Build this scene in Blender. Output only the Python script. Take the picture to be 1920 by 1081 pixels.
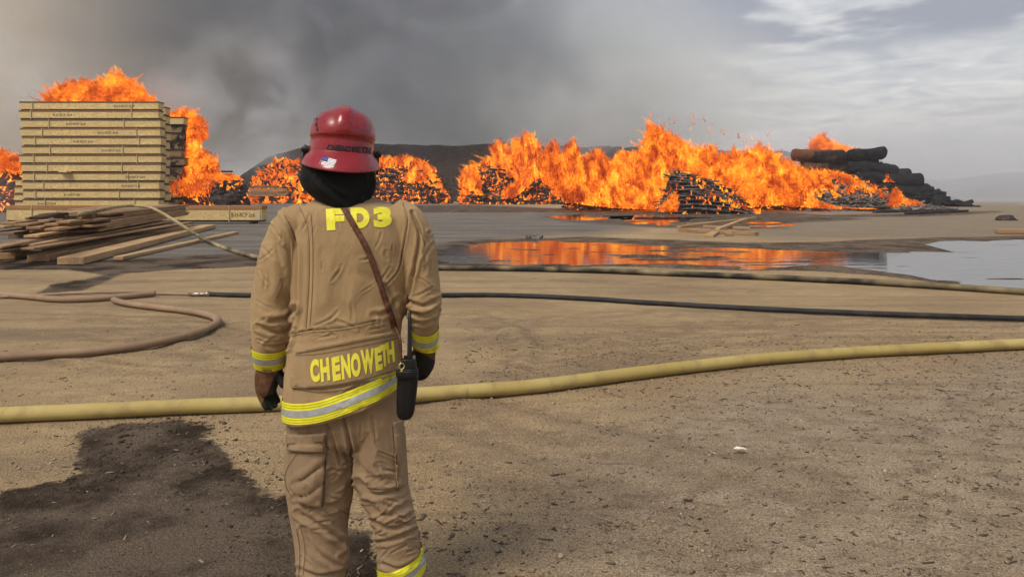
import bpy, bmesh, math, random
import numpy as np
from mathutils import Vector, Matrix, noise as mnoise
from mathutils.bvhtree import BVHTree

for _o in list(bpy.data.objects):
    bpy.data.objects.remove(_o)
scene = bpy.context.scene
COL = scene.collection
R = math.radians

# ------------------------------------------------------------------ camera
CAM_H = 1.56
FPX = 1387.0                      # focal length in photograph pixels (1920 wide)
HOR = 360.0                       # row of the horizon: level camera, lens shifted down
cam_d = bpy.data.cameras.new('camera')
cam_d.sensor_width = 36.0
cam_d.lens = 36.0 * FPX / 1920.0
cam_d.clip_start = 0.05
cam_d.clip_end = 9000.0
cam = bpy.data.objects.new('camera', cam_d)
COL.objects.link(cam)
cam.location = (0, 0, CAM_H)
cam.rotation_euler = (math.pi / 2, 0, 0)
cam_d.shift_y = -(540.5 - HOR) / 1920.0
scene.camera = cam

# ------------------------------------------------------------------ world: overcast daylight
SUN_EL, SUN_AZ = 52.0, -140.0      # azimuth measured from +Y towards +X
world = bpy.data.worlds.new('World')
scene.world = world
world.use_nodes = True
wn = world.node_tree
wn.nodes.clear()
def W(t, **kw):
    n = wn.nodes.new(t)
    for k, v in kw.items():
        setattr(n, k, v)
    return n
def wl(a, b):
    wn.links.new(a, b)
def wmath(op, a, b=None, clamp=False):
    n = W('ShaderNodeMath', operation=op, use_clamp=clamp)
    for i, v in enumerate((a, b)):
        if v is None: continue
        if hasattr(v, 'is_output'): wl(v, n.inputs[i])
        else: n.inputs[i].default_value = v
    return n.outputs[0]
w_out = W('ShaderNodeOutputWorld')
w_bg = W('ShaderNodeBackground')
w_bg.inputs['Strength'].default_value = 0.10
sky = W('ShaderNodeTexSky', sky_type='NISHITA', sun_disc=False)
sky.sun_elevation = R(SUN_EL)
sky.sun_rotation = R(SUN_AZ)
sky.air_density = 1.2
sky.dust_density = 3.0
tc = W('ShaderNodeTexCoord')
sep = W('ShaderNodeSeparateXYZ'); wl(tc.outputs['Generated'], sep.inputs[0])
zc = wmath('MAXIMUM', sep.outputs['Z'], 0.0)
den = wmath('ADD', zc, 0.075)
com = W('ShaderNodeCombineXYZ')
wl(wmath('DIVIDE', sep.outputs['X'], den), com.inputs[0])
wl(wmath('DIVIDE', sep.outputs['Y'], den), com.inputs[1])
# rippled high cloud deck
n1 = W('ShaderNodeTexNoise'); n1.inputs['Scale'].default_value = 2.3; n1.inputs['Detail'].default_value = 7; n1.inputs['Roughness'].default_value = .60; n1.inputs['Distortion'].default_value = .9
wl(com.outputs[0], n1.inputs['Vector'])
r1 = W('ShaderNodeMapRange'); r1.inputs[1].default_value = .34; r1.inputs[2].default_value = .66
wl(n1.outputs['Fac'], r1.inputs[0])
# heavier low cloud
mp = W('ShaderNodeMapping'); mp.inputs['Location'].default_value = (3.35, 1.2, 0); wl(com.outputs[0], mp.inputs['Vector'])
n2 = W('ShaderNodeTexNoise'); n2.inputs['Scale'].default_value = .9; n2.inputs['Detail'].default_value = 5; n2.inputs['Roughness'].default_value = .52
wl(mp.outputs[0], n2.inputs['Vector'])
r2 = W('ShaderNodeMapRange'); r2.interpolation_type = 'SMOOTHSTEP'; r2.inputs[1].default_value = .43; r2.inputs[2].default_value = .52
wl(n2.outputs['Fac'], r2.inputs[0])
el = W('ShaderNodeMapRange'); el.interpolation_type = 'SMOOTHSTEP'; el.inputs[1].default_value = .160; el.inputs[2].default_value = .192
wl(sep.outputs['Z'], el.inputs[0])
heavy = wmath('MULTIPLY', r2.outputs[0], el.outputs[0])
def wmix(f, a, b):
    m = W('ShaderNodeMix', data_type='RGBA')
    if hasattr(f, 'is_output'): wl(f, m.inputs[0])
    else: m.inputs[0].default_value = f
    for i, v in ((6, a), (7, b)):
        if hasattr(v, 'is_output'): wl(v, m.inputs[i])
        else: m.inputs[i].default_value = (*v, 1)
    return m.outputs[2]
cl = wmix(r1.outputs[0], (2.35, 2.55, 2.85), (4.6, 4.55, 4.4))
cl = wmix(wmath('MULTIPLY', heavy, .92), cl, (1.15, 1.3, 1.75))
cover = wmix(.90, sky.outputs[0], cl)
wl(cover, w_bg.inputs['Color'])
wl(w_bg.outputs[0], w_out.inputs['Surface'])

# ------------------------------------------------------------------ sun behind thin overcast
sun_d = bpy.data.lights.new('sun', 'SUN')
sun_d.energy = 1.7
sun_d.angle = R(24)
sun_d.color = (1.0, .91, .79)
sun = bpy.data.objects.new('sun', sun_d)
COL.objects.link(sun)
sd = Vector((math.sin(R(SUN_AZ)) * math.cos(R(SUN_EL)), math.cos(R(SUN_AZ)) * math.cos(R(SUN_EL)), math.sin(R(SUN_EL))))
sun.rotation_euler = (-sd).to_track_quat('-Z', 'Y').to_euler()
sun.location = sd * 60

# ------------------------------------------------------------------ exposure / render
scene.view_settings.view_transform = 'Standard'
scene.view_settings.look = 'None'
scene.view_settings.exposure = 1.0
scene.view_settings.gamma = 1.0
scene.view_settings.use_curve_mapping = False
scene.render.engine = 'CYCLES'
cy = scene.cycles
cy.use_denoising = True
cy.max_bounces = 6
cy.diffuse_bounces = 3
cy.glossy_bounces = 3
cy.transparent_max_bounces = 24
cy.volume_bounces = 3
cy.use_adaptive_sampling = True
cy.adaptive_threshold = 0.02
cy.caustics_reflective = False
cy.caustics_refractive = False
cy.sample_clamp_indirect = 3.0

# ------------------------------------------------------------------ where things stand
def ray(px, py):
    return ((px - 960.0) / FPX, 1.0, (HOR - py) / FPX)
def G(px, py, z=0.0):
    """ground point seen at that place of the photograph"""
    d = ray(px, py); t = (z - CAM_H) / d[2]
    return (d[0] * t, d[1] * t, z)
def D(px, py, Y):
    """point at depth Y"""
    d = ray(px, py); t = Y / d[1]
    return (d[0] * t, Y, CAM_H + d[2] * t)
def to_px(x, y, z):
    return 960 + FPX * x / y, HOR - FPX * (z - CAM_H) / y

# ------------------------------------------------------------------ mesh helpers
def new_mesh(name, verts, faces, smooth=False):
    me = bpy.data.meshes.new(name)
    verts = np.asarray(verts, dtype=np.float32).reshape(-1, 3)
    if isinstance(faces, np.ndarray) and faces.ndim == 2:
        n, k = faces.shape
        me.vertices.add(len(verts)); me.vertices.foreach_set('co', verts.ravel())
        me.loops.add(n * k); me.loops.foreach_set('vertex_index', faces.astype(np.int32).ravel())
        me.polygons.add(n); me.polygons.foreach_set('loop_start', np.arange(0, n * k, k, dtype=np.int32))
        me.update(calc_edges=True)
    else:
        me.from_pydata([tuple(map(float, v)) for v in verts], [], [list(map(int, f)) for f in faces])
        me.update()
    if smooth:
        me.polygons.foreach_set('use_smooth', np.ones(len(me.polygons), dtype=bool))
    return me
def link(name, me, mat=None, parent=None):
    o = bpy.data.objects.new(name, me)
    COL.objects.link(o)
    if mat is not None and me is not None and not me.materials:
        me.materials.append(mat)
    if parent is not None:
        o.parent = parent
    return o
def empty(name, loc=(0, 0, 0)):
    o = bpy.data.objects.new(name, None)
    COL.objects.link(o); o.location = loc; o.empty_display_size = .2
    return o
def tag(o, label=None, cat=None, group=None, kind=None):
    if label: o['label'] = label
    if cat: o['category'] = cat
    if group: o['group'] = group
    if kind: o['kind'] = kind
    return o
BOXF = np.array([(0, 3, 2, 1), (4, 5, 6, 7), (0, 1, 5, 4), (1, 2, 6, 5), (2, 3, 7, 6), (3, 0, 4, 7)])
def box_v(sx, sy, sz, c=(0, 0, 0)):
    v = np.array([(-1, -1, -1), (1, -1, -1), (1, 1, -1), (-1, 1, -1), (-1, -1, 1), (1, -1, 1), (1, 1, 1), (-1, 1, 1)], float)
    return v * np.array([sx, sy, sz]) / 2 + np.array(c)
def box_mesh(name, sx, sy, sz, c=(0, 0, 0), bevel=0.0, seg=1):
    bm = bmesh.new()
    vs = [bm.verts.new(p) for p in box_v(sx, sy, sz, c)]
    for f in BOXF: bm.faces.new([vs[i] for i in f])
    if bevel > 0:
        bmesh.ops.bevel(bm, geom=bm.edges[:], offset=bevel, segments=seg, affect='EDGES', profile=.6)
    me = bpy.data.meshes.new(name); bm.to_mesh(me); bm.free()
    return me
class Multi:
    """collects boxes etc. into one mesh"""
    def __init__(s): s.v = []; s.f = []; s.n = 0
    def add(s, v, f):
        v = np.asarray(v, float); f = np.asarray(f)
        s.v.append(v); s.f.append(f + s.n); s.n += len(v)
    def box(s, size, M):
        v = box_v(*size)
        v = v @ np.array(M.to_3x3()).T + np.array(M.translation)
        s.add(v, BOXF)
    def mesh(s, name, smooth=False):
        return new_mesh(name, np.concatenate(s.v), np.concatenate(s.f), smooth)
def catmull(P, n=12):
    P = np.asarray(P, float)
    Q = np.vstack([2 * P[0] - P[1], P, 2 * P[-1] - P[-2]])
    out = []
    for i in range(1, len(Q) - 2):
        t = np.linspace(0, 1, n, endpoint=False)[:, None]
        a, b, c, d = Q[i - 1], Q[i], Q[i + 1], Q[i + 2]
        out.append(.5 * ((2 * b) + (-a + c) * t + (2 * a - 5 * b + 4 * c - d) * t ** 2 + (-a + 3 * b - 3 * c + d) * t ** 3))
    out.append(P[-1:])
    return np.vstack(out)
def tube(path, rad, sides=14, squash=1.0, caps=True):
    """tube along a path; rad scalar or array; squash flattens it vertically"""
    P = np.asarray(path, float); n = len(P)
    r = np.broadcast_to(np.asarray(rad, float), (n,))
    T = np.gradient(P, axis=0); T /= np.linalg.norm(T, axis=1)[:, None] + 1e-9
    up = np.array([0, 0, 1.0])
    S = np.cross(T, up); bad = np.linalg.norm(S, axis=1) < 1e-3
    S[bad] = (1, 0, 0); S /= np.linalg.norm(S, axis=1)[:, None]
    U = np.cross(S, T)
    a = np.linspace(0, 2 * np.pi, sides, endpoint=False)
    V = P[:, None] + r[:, None, None] * (np.cos(a)[None, :, None] * S[:, None] + squash * np.sin(a)[None, :, None] * U[:, None])
    V = V.reshape(-1, 3)
    i = np.arange(n - 1)[:, None] * sides; j = np.arange(sides)[None]; k = (j + 1) % sides
    F = np.stack([i + j, i + k, i + sides + k, i + sides + j], -1).reshape(-1, 4)
    F = [tuple(f) for f in F]
    if caps:
        F.append(tuple(range(sides))[::-1]); F.append(tuple(range((n - 1) * sides, n * sides)))
    return V, F
def fbm(P, scale=1.0, octv=4, seed=0.0, rough=.5):
    """cheap value noise, vectorised; P (n,3) -> about -1..1"""
    P = np.asarray(P, float) * scale + seed * 17.13
    out = np.zeros(len(P)); amp = 1.0; tot = 0
    for o in range(octv):
        i = np.floor(P).astype(np.int64); f = P - i; f = f * f * (3 - 2 * f)
        def h(dx, dy, dz):
            n = (i[:, 0] + dx) * 374761393 + (i[:, 1] + dy) * 668265263 + (i[:, 2] + dz) * 2147483647 + o * 1013
            n = (n ^ (n >> 13)) * 1274126177
            n = n ^ (n >> 16)
            return (n & 0xffff) / 32767.5 - 1
        x, y, z = f.T
        c = ((h(0,0,0)*(1-x)+h(1,0,0)*x)*(1-y) + (h(0,1,0)*(1-x)+h(1,1,0)*x)*y)*(1-z) + ((h(0,0,1)*(1-x)+h(1,0,1)*x)*(1-y) + (h(0,1,1)*(1-x)+h(1,1,1)*x)*y)*z
        out += amp * c; tot += amp; amp *= rough; P = P * 2.03 + 5.7
    return out / tot
def poly_sd(x, y, poly):
    """signed distance (negative inside) of points to a polygon"""
    poly = np.asarray(poly, float)[:, :2]
    d = np.full(x.shape, 1e18); inside = np.zeros(x.shape, bool)
    n = len(poly)
    for i in range(n):
        ax, ay = poly[i]; bx, by = poly[(i + 1) % n]
        ex, ey = bx - ax, by - ay
        t = np.clip(((x - ax) * ex + (y - ay) * ey) / (ex * ex + ey * ey + 1e-12), 0, 1)
        d = np.minimum(d, (x - ax - t * ex) ** 2 + (y - ay - t * ey) ** 2)
        c = ((ay > y) != (by > y)) & (x < (bx - ax) * (y - ay) / (by - ay + 1e-12) + ax)
        inside ^= c
    d = np.sqrt(d)
    return np.where(inside, -d, d)
def line_d(x, y, pts):
    pts = np.asarray(pts, float); d = np.full(x.shape, 1e18)
    for i in range(len(pts) - 1):
        ax, ay = pts[i][:2]; bx, by = pts[i + 1][:2]
        ex, ey = bx - ax, by - ay
        t = np.clip(((x - ax) * ex + (y - ay) * ey) / (ex * ex + ey * ey + 1e-12), 0, 1)
        d = np.minimum(d, (x - ax - t * ex) ** 2 + (y - ay - t * ey) ** 2)
    return np.sqrt(d)
def set_attr(me, name, arr):
    a = me.attributes.new(name, 'FLOAT', 'POINT')
    a.data.foreach_set('value', np.asarray(arr, dtype=np.float32))

# ------------------------------------------------------------------ material helper
class Mat:
    def __init__(s, name):
        s.m = bpy.data.materials.new(name); s.m.use_nodes = True
        s.t = s.m.node_tree; s.t.nodes.clear()
        s.out = s.n('ShaderNodeOutputMaterial')
    def n(s, t, **kw):
        n = s.t.nodes.new(t)
        for k, v in kw.items(): setattr(n, k, v)
        return n
    def put(s, sock, v):
        if v is None: return
        if hasattr(v, 'is_output'): s.t.links.new(v, sock)
        elif isinstance(v, (tuple, list)) and len(v) == 3 and sock.type == 'RGBA': sock.default_value = (*v, 1)
        else: sock.default_value = v
    def math(s, op, a, b=None, c=None, clamp=False):
        n = s.n('ShaderNodeMath', operation=op, use_clamp=clamp)
        for i, v in enumerate((a, b, c)): s.put(n.inputs[i], v)
        return n.outputs[0]
    def coord(s, which='Object'):
        return s.n('ShaderNodeTexCoord').outputs[which]
    def pos(s): return s.n('ShaderNodeNewGeometry').outputs['Position']
    def map(s, v, scale=(1, 1, 1), loc=(0, 0, 0), rot=(0, 0, 0)):
        n = s.n('ShaderNodeMapping'); s.put(n.inputs['Vector'], v)
        n.inputs['Scale'].default_value = scale; n.inputs['Location'].default_value = loc; n.inputs['Rotation'].default_value = rot
        return n.outputs[0]
    def noise(s, v, scale, detail=3, rough=.55, dist=0.0, color=False):
        n = s.n('ShaderNodeTexNoise'); s.put(n.inputs['Vector'], v); s.put(n.inputs['Scale'], scale)
        n.inputs['Detail'].default_value = detail; n.inputs['Roughness'].default_value = rough; n.inputs['Distortion'].default_value = dist
        return n.outputs['Color' if color else 'Fac']
    def vor(s, v, scale, feature='F1', out='Distance', rand=1.0):
        n = s.n('ShaderNodeTexVoronoi', feature=feature); s.put(n.inputs['Vector'], v); n.inputs['Scale'].default_value = scale
        n.inputs['Randomness'].default_value = rand
        return n.outputs[out]
    def ramp(s, v, a, b, lo=0.0, hi=1.0, smooth=True):
        n = s.n('ShaderNodeMapRange'); n.interpolation_type = 'SMOOTHSTEP' if smooth else 'LINEAR'
        s.put(n.inputs[0], v)
        for i, x in zip((1, 2, 3, 4), (a, b, lo, hi)): s.put(n.inputs[i], x)
        return n.outputs[0]
    def cramp(s, v, stops):
        n = s.n('ShaderNodeValToRGB'); s.put(n.inputs[0], v)
        e = n.color_ramp.elements
        while len(e) < len(stops): e.new(.5)
        for el_, (p, c) in zip(e, stops): el_.position = p; el_.color = (*c, 1)
        return n.outputs[0]
    def mix(s, f, a, b, mode='MIX'):
        n = s.n('ShaderNodeMix', data_type='RGBA', blend_type=mode)
        s.put(n.inputs[0], f); s.put(n.inputs[6], a); s.put(n.inputs[7], b)
        return n.outputs[2]
    def attr(s, name, out='Fac'):
        return s.n('ShaderNodeAttribute', attribute_name=name).outputs[out]
    def rnd(s): return s.n('ShaderNodeObjectInfo').outputs['Random']
    def bump(s, h, strength=.5, dist=.01, normal=None):
        n = s.n('ShaderNodeBump'); s.put(n.inputs['Height'], h)
        n.inputs['Strength'].default_value = strength; n.inputs['Distance'].default_value = dist
        if normal is not None: s.put(n.inputs['Normal'], normal)
        return n.outputs[0]
    def bsdf(s, color, rough=.8, normal=None, spec=.3, metal=0.0, coat=0.0, sheen=0.0, finish=True):
        b = s.n('ShaderNodeBsdfPrincipled')
        s.put(b.inputs['Base Color'], color); s.put(b.inputs['Roughness'], rough)
        s.put(b.inputs['Specular IOR Level'], spec); s.put(b.inputs['Metallic'], metal)
        s.put(b.inputs['Coat Weight'], coat); s.put(b.inputs['Sheen Weight'], sheen)
        if normal is not None: s.put(b.inputs['Normal'], normal)
        if finish: s.t.links.new(b.outputs[0], s.out.inputs['Surface'])
        return b
def plain(name, color, rough=.7, spec=.3, var=.12, scale=30, metal=0.0, bump=0.0):
    m = Mat(name)
    c = m.coord()
    nz = m.noise(c, scale, 4)
    col = m.mix(m.ramp(nz, .3, .7), tuple(x * (1 - var) for x in color), tuple(min(1, x * (1 + var)) for x in color))
    nor = m.bump(nz, bump, .005) if bump else None
    m.bsdf(col, rough, nor, spec, metal)
    return m.m
# ================================================================== ground
def gp(pts): return [G(*p) for p in pts]
ys = [-60, -30, -12, -5, -1]
y = 0.2
while y < 34: ys.append(y); y += max(.02, .0055 * y + .004)
while y < 1700: ys.append(y); y *= 1.035
ys = np.array(ys + [1760.0])
u = np.linspace(-1, 1, 421)
X = (.30 * u + .70 * np.sign(u) * np.abs(u) ** 5)[None] * np.minimum(np.abs(ys) * 2.4 + 9.0, 2580.0)[:, None]
Yg = np.repeat(ys[:, None], len(u), 1)
gx, gy = X.ravel(), Yg.ravel()
P0 = np.stack([gx, gy, np.zeros_like(gx)], 1)
near = np.clip(1 - gy / 40.0, 0, 1)
wob = fbm(P0, .9, 3, 1)
wob2 = fbm(P0, 6.0, 3, 2)
gz = np.zeros_like(gx)
gz += near * (.010 * fbm(P0, 1.3, 3, 3) + .006 * fbm(P0 * np.array([1, 1.6, 1]), 7.0, 3, 4))
track = np.zeros_like(gx)
# curved scrapes left by tyres
for pts, amp, w in (
    ([(840, 590), (900, 592), (960, 615), (990, 645), (985, 670), (965, 690), (1030, 712)], .016, .10),
    ([(820, 545), (1000, 590), (1200, 610), (1500, 650)], .006, .09),
    ([(0, 520), (180, 528), (330, 525), (520, 522)], .012, .12),
    ([(60, 665), (250, 690), (480, 690), (650, 680)], .010, .08),
    ([(230, 618), (330, 622), (400, 612)], .012, .09),
    ([(860, 515), (1000, 520), (1170, 528), (1400, 545)], .010, .12),
    ([(-200, 600), (100, 592), (330, 600), (520, 640), (700, 700), (1000, 790), (1500, 900)], .013, .13), ([(-200, 632), (100, 622), (300, 634), (480, 680), (640, 745), (900, 850), (1300, 1000)], .012, .13),
    ([(1000, 660), (1300, 610), (1600, 600), (2000, 610)], .012, .14), ([(1050, 690), (1300, 640), (1600, 624), (2000, 632)], .012, .14), ([(900, 640), (1000, 600), (1200, 585), (1500, 590)], .009, .12)):
    q = gp(pts); d = line_d(gx, gy, q) + .05 * wob2
    gz += amp * (np.exp(-(d / w) ** 2) - .9 * np.exp(-((d - 1.6 * w) / w) ** 2))
    track = np.maximum(track, np.exp(-((d - 1.2 * w) / (1.3 * w)) ** 2) * np.clip(amp / .014, .35, 1))
PUD = [
    [(835, 470), (900, 457), (1000, 453), (1080, 451), (1150, 457), (1330, 464), (1450, 469), (1560, 472), (1720, 474), (1690, 461), (1740, 452), (1990, 449), (2300, 452), (2300, 560), (1990, 546), (1800, 531), (1690, 516), (1640, 506), (1560, 496), (1480, 500), (1400, 503), (1330, 495), (1250, 490), (1160, 493), (1060, 500), (960, 498), (835, 494)],
    [(1035, 405), (1080, 402.5), (1142, 405), (1130, 409), (1095, 412), (1060, 410)],
    [(1152, 405), (1200, 402.5), (1270, 405), (1278, 417), (1240, 423), (1190, 417)],
    [(1402, 416), (1440, 416), (1478, 421), (1440, 425.5), (1405, 424)]]
scl = np.maximum(gy, 3) / 20.0
stk = fbm(P0 * np.array([.5, 1.7, 1]), 1.2, 5, 21, .66)
gz *= 1 - .55 * np.clip((gy - 10) / 8, 0, 1)
for k_, pts in enumerate(PUD):
    sdp = poly_sd(gx, gy, gp(pts)) + scl * .55 * fbm(P0 * np.array([.45, .8, 1]) , .7 / max(1, (k_ > 0) * 2.2), 5, 31 + k_, .6)
    dep = np.clip(.5 - sdp / (1.0 * scl), 0, 1); dep = dep * dep * (3 - 2 * dep)
    gz += dep * (-.019 + .072 * np.clip(stk - .02, -.25, 1) * np.interp(gx / np.maximum(gy, 1), [0, .10, .18, .32, .42], [.55, .6, 1.25, 1.1, .4]))
def zone(pts, soft, jag, fr=3.0, seed=0):
    q = gp(pts)
    sd_ = poly_sd(gx, gy, q)
    s = soft * np.maximum(gy, 1) / 5.0
    sd_ = sd_ + jag * np.maximum(gy, 1) / 5.0 * fbm(P0 / np.maximum(gy, 2)[:, None] * 5.0, fr, 4, 10 + seed, .6)
    return np.clip(.5 - sd_ / (2 * s), 0, 1)
wet = zone([(165, 835), (160, 812), (240, 792), (330, 786), (384, 797), (378, 822), (430, 850), (478, 885), (530, 935), (610, 985), (690, 1005), (705, 1079), (600, 1300), (-700, 1300), (-500, 960), (0, 925), (120, 905), (175, 885), (160, 862)], .10, .20, 3.0, 1)
wet = np.maximum(wet, .85 * zone([(-200, 486), (110, 490), (300, 484), (480, 474), (530, 490), (500, 499), (330, 504), (235, 512), (205, 527), (160, 545), (75, 549), (100, 533), (190, 516), (120, 505), (-200, 504)], .05, .16, 2.0, 2))
wet = np.maximum(wet, .8 * zone([(560, 398), (1010, 398), (1180, 404), (1260, 415), (1450, 420), (1640, 410), (1500, 405), (1420, 396), (1200, 396), (900, 385), (560, 385)], .16, .30, 1.2, 3))
wet = np.maximum(wet, .75 * zone([(1400, 400), (1560, 408), (1760, 406), (1900, 398), (1900, 393), (1700, 400), (1560, 402), (1420, 394)], .15, .2, 1.5, 4))
wet = np.maximum(wet, .6 * zone([(740, 505), (900, 506), (1150, 500), (1330, 505), (1480, 508), (1640, 518), (1800, 538), (1980, 552), (1980, 440), (1700, 445), (1400, 455), (1100, 443), (880, 448), (740, 470)], .08, .14, 2.0, 5))
wet = np.maximum(wet, .55 * zone([(1010, 408), (1060, 399), (1290, 398), (1500, 412), (1490, 430), (1240, 428), (1060, 416)], .15, .2, 1.5, 6))
damp = zone([(960, 870), (1040, 790), (1180, 760), (1400, 735), (1650, 690), (2100, 660), (2400, 1300), (1050, 1300), (960, 980)], .45, .55, 1.6, 7)
pave = zone([(-900, 497), (110, 500), (300, 497), (470, 492), (700, 500), (850, 500), (880, 468), (960, 446), (1120, 434), (1180, 424), (1290, 412), (1100, 396), (900, 383), (700, 376), (-900, 376)], .25, .35, 1.5, 8)
pave = np.maximum(pave, .8 * zone([(1560, 470), (1700, 462), (1750, 448), (2300, 446), (2300, 545), (1900, 540), (1700, 512), (1600, 495)], .2, .25, 1.5, 9))
pave = np.maximum(pave, .62 * zone([(1480, 378), (2600, 374), (2600, 455), (1760, 446), (1500, 448), (1300, 430)], .25, .35, 1.5, 12))
me = new_mesh('ground', np.stack([gx, gy, gz], 1), (lambda a, b: np.stack([a, a + 1, a + b + 1, a + b], -1).reshape(-1, 4))(
    (np.arange(len(ys) - 1)[:, None] * len(u) + np.arange(len(u) - 1)[None]), len(u)), True)
set_attr(me, 'track', track); set_attr(me, 'wet', wet); set_attr(me, 'damp', damp); set_attr(me, 'pave', pave)
m = Mat('sandy_dirt')
p = m.pos()
big = m.noise(p, .55, 4, .55)
mid = m.noise(m.map(p, (1, 1.7, 1)), 3.2, 5, .6)
grain = m.noise(p, 85, 4, .7)
grit = m.vor(p, 160, 'F1')
far_streak = m.noise(m.map(p, (.35, 1.5, 1)), .8, 5, .6, .4)
base = m.mix(m.ramp(big, .32, .68), (.52, .362, .190), (.63, .46, .252))
trk = m.noise(m.map(p, (.10, 2.6, 1), rot=(0, 0, R(6))), 1.1, 5, .6, .6)
base = m.mix(m.ramp(trk, .54, .66, 0, .55), base, (.33, .235, .145))
base = m.mix(m.ramp(trk, .30, .42, .45, 0), base, (.56, .42, .27))
base = m.mix(m.ramp(mid, .35, .72, 0, .55), base, (.40, .275, .165))
base = m.mix(m.ramp(far_streak, .46, .68, 0, .65), base, (.33, .24, .155))
dampc = m.mix(m.ramp(mid, .3, .7), (.41, .315, .215), (.55, .435, .305))
blot = m.noise(m.map(p, (1, 1.6, 1)), 4.5, 6, .68, .5)
dampc = m.mix(m.ramp(blot, .46, .66, 0, .75), dampc, (.25, .185, .13))
base = m.mix(m.math('MULTIPLY', m.attr('damp'), .85), base, dampc)
base = m.mix(m.ramp(blot, .56, .74, 0, .35), base, (.27, .185, .115))
pv = m.mix(m.ramp(far_streak, .3, .7), (.16, .14, .12), (.29, .258, .22))
base = m.mix(m.attr('pave'), base, pv)
base = m.mix(m.math('MULTIPLY', m.attr('track'), m.ramp(mid, .35, .6, .15, .60)), base, (.27, .185, .115))
wetn = m.math('ADD', m.attr('wet'), m.math('MULTIPLY', m.math('SUBTRACT', m.noise(p, 11, 7, .75), .5), 1.7))
wetf = m.math('MULTIPLY', m.ramp(wetn, .28, .62), m.ramp(m.attr('wet'), 0.02, .25))
wetc = m.mix(m.ramp(m.noise(p, 1.1, 6, .66), .40, .58), (.052, .035, .022), (.19, .14, .10))
base = m.mix(wetf, base, wetc)
spk = m.math('MULTIPLY', m.ramp(grain, .28, .74, .50, 1.42), m.ramp(grit, .0, .5, 1.25, .72))
col = m.mix(1.0, base, m.n('ShaderNodeCombineColor').outputs[0], 'MULTIPLY')
cmb = [n for n in m.t.nodes if n.bl_idname == 'ShaderNodeCombineColor'][0]
for i in range(3): m.put(cmb.inputs[i], spk)
rough = m.ramp(wetf, 0, 1, .92, .72)
h = m.math('ADD', m.math('MULTIPLY', grain, 1.0), m.math('MULTIPLY', m.noise(p, 24, 4, .6), 1.3))
h = m.math('ADD', h, m.math('MULTIPLY', grit, .5))
m.bsdf(col, rough, m.bump(h, .9, .016), m.ramp(wetf, 0, 1, .15, .08))
ground = tag(link('ground', me, m.m), kind='structure')

# ------------------------------------------------------------------ puddles
mw = Mat('puddle_water')
pp = mw.pos()
rip = mw.noise(mw.map(pp, (.5, 1.6, 1)), 1.6, 3, .55)
b = mw.bsdf((.045, .040, .036), .055, mw.bump(rip, .15, .02), .5)
def puddle(pts, label):
    q = np.array(gp(pts))[:, :2]; c = q.mean(0)
    sd0 = np.linalg.norm(q - c, axis=1, keepdims=True)
    o = q + (q - c) / sd0 * (1.2 * q[:, 1:2] / 20)
    bm = bmesh.new()
    bm.faces.new([bm.verts.new((x_, y_, -.008)) for x_, y_ in o])
    bmesh.ops.triangulate(bm, faces=bm.faces[:])
    bm.normal_update()
    for f in bm.faces:
        if f.normal.z < 0: f.normal_flip()
    me = bpy.data.meshes.new('puddle'); bm.to_mesh(me); bm.free()
    return tag(link('puddle', me, mw.m), label, 'puddle', 'puddles of hose water on the yard', 'structure')
puddle(PUD[0], 'broad shallow puddle spreading behind the dark hose, mirroring the fire')
puddle(PUD[1], 'thin orange puddle sliver in front of the middle flames')
puddle(PUD[2], 'small puddle mirroring flames beside the scattered boards')
puddle(PUD[3], 'narrow orange puddle just past the tips of the scattered boards')
# ================================================================== far hills
mh = Mat('far_hill'); hn = mh.noise(mh.pos(), .01, 4)
mh.bsdf(mh.mix(hn, (.05, .055, .05), (.10, .10, .085)), .95)
def hill(name, pts, Y, depth, seed):
    xs = np.linspace(pts[0][0], pts[-1][0], 90)
    tp = np.interp(xs, [p[0] for p in pts], [p[1] for p in pts])
    V = []; rows = 9
    for r in range(rows):
        t = r / (rows - 1)
        hgt = math.sin(math.pi * t) ** .8
        for x_, z_ in zip(xs, tp):
            V.append((x_ * (1 + .1 * (t - .5)), Y + (t - .5) * depth, max(-2, z_ * hgt + (z_ * .12) * mnoise.fractal(Vector((x_ * .006 + seed, t * 2.0, seed)), .6, 2, 5) - .5)))
    n = len(xs)
    F = [(r * n + i, r * n + i + 1, (r + 1) * n + i + 1, (r + 1) * n + i) for r in range(rows - 1) for i in range(n - 1)]
    return tag(link(name, new_mesh(name, V, F, True), mh.m), kind='structure')
hill('hills', [(250, 0), (330, 6), (400, 16), (450, 14), (520, 24), (600, 20), (720, 26), (900, 15), (1100, 0)], 760, 300, 3.1)
tp_ = [(wx_, z_) for wx_, z_ in ((128, 0), (140, 3), (152, 5.5), (163, 4.6), (178, 7), (200, 5.5), (230, 7.5), (270, 5), (300, 0))]
hill('mound_hills', tp_, 222, 60, 8.4)
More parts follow.
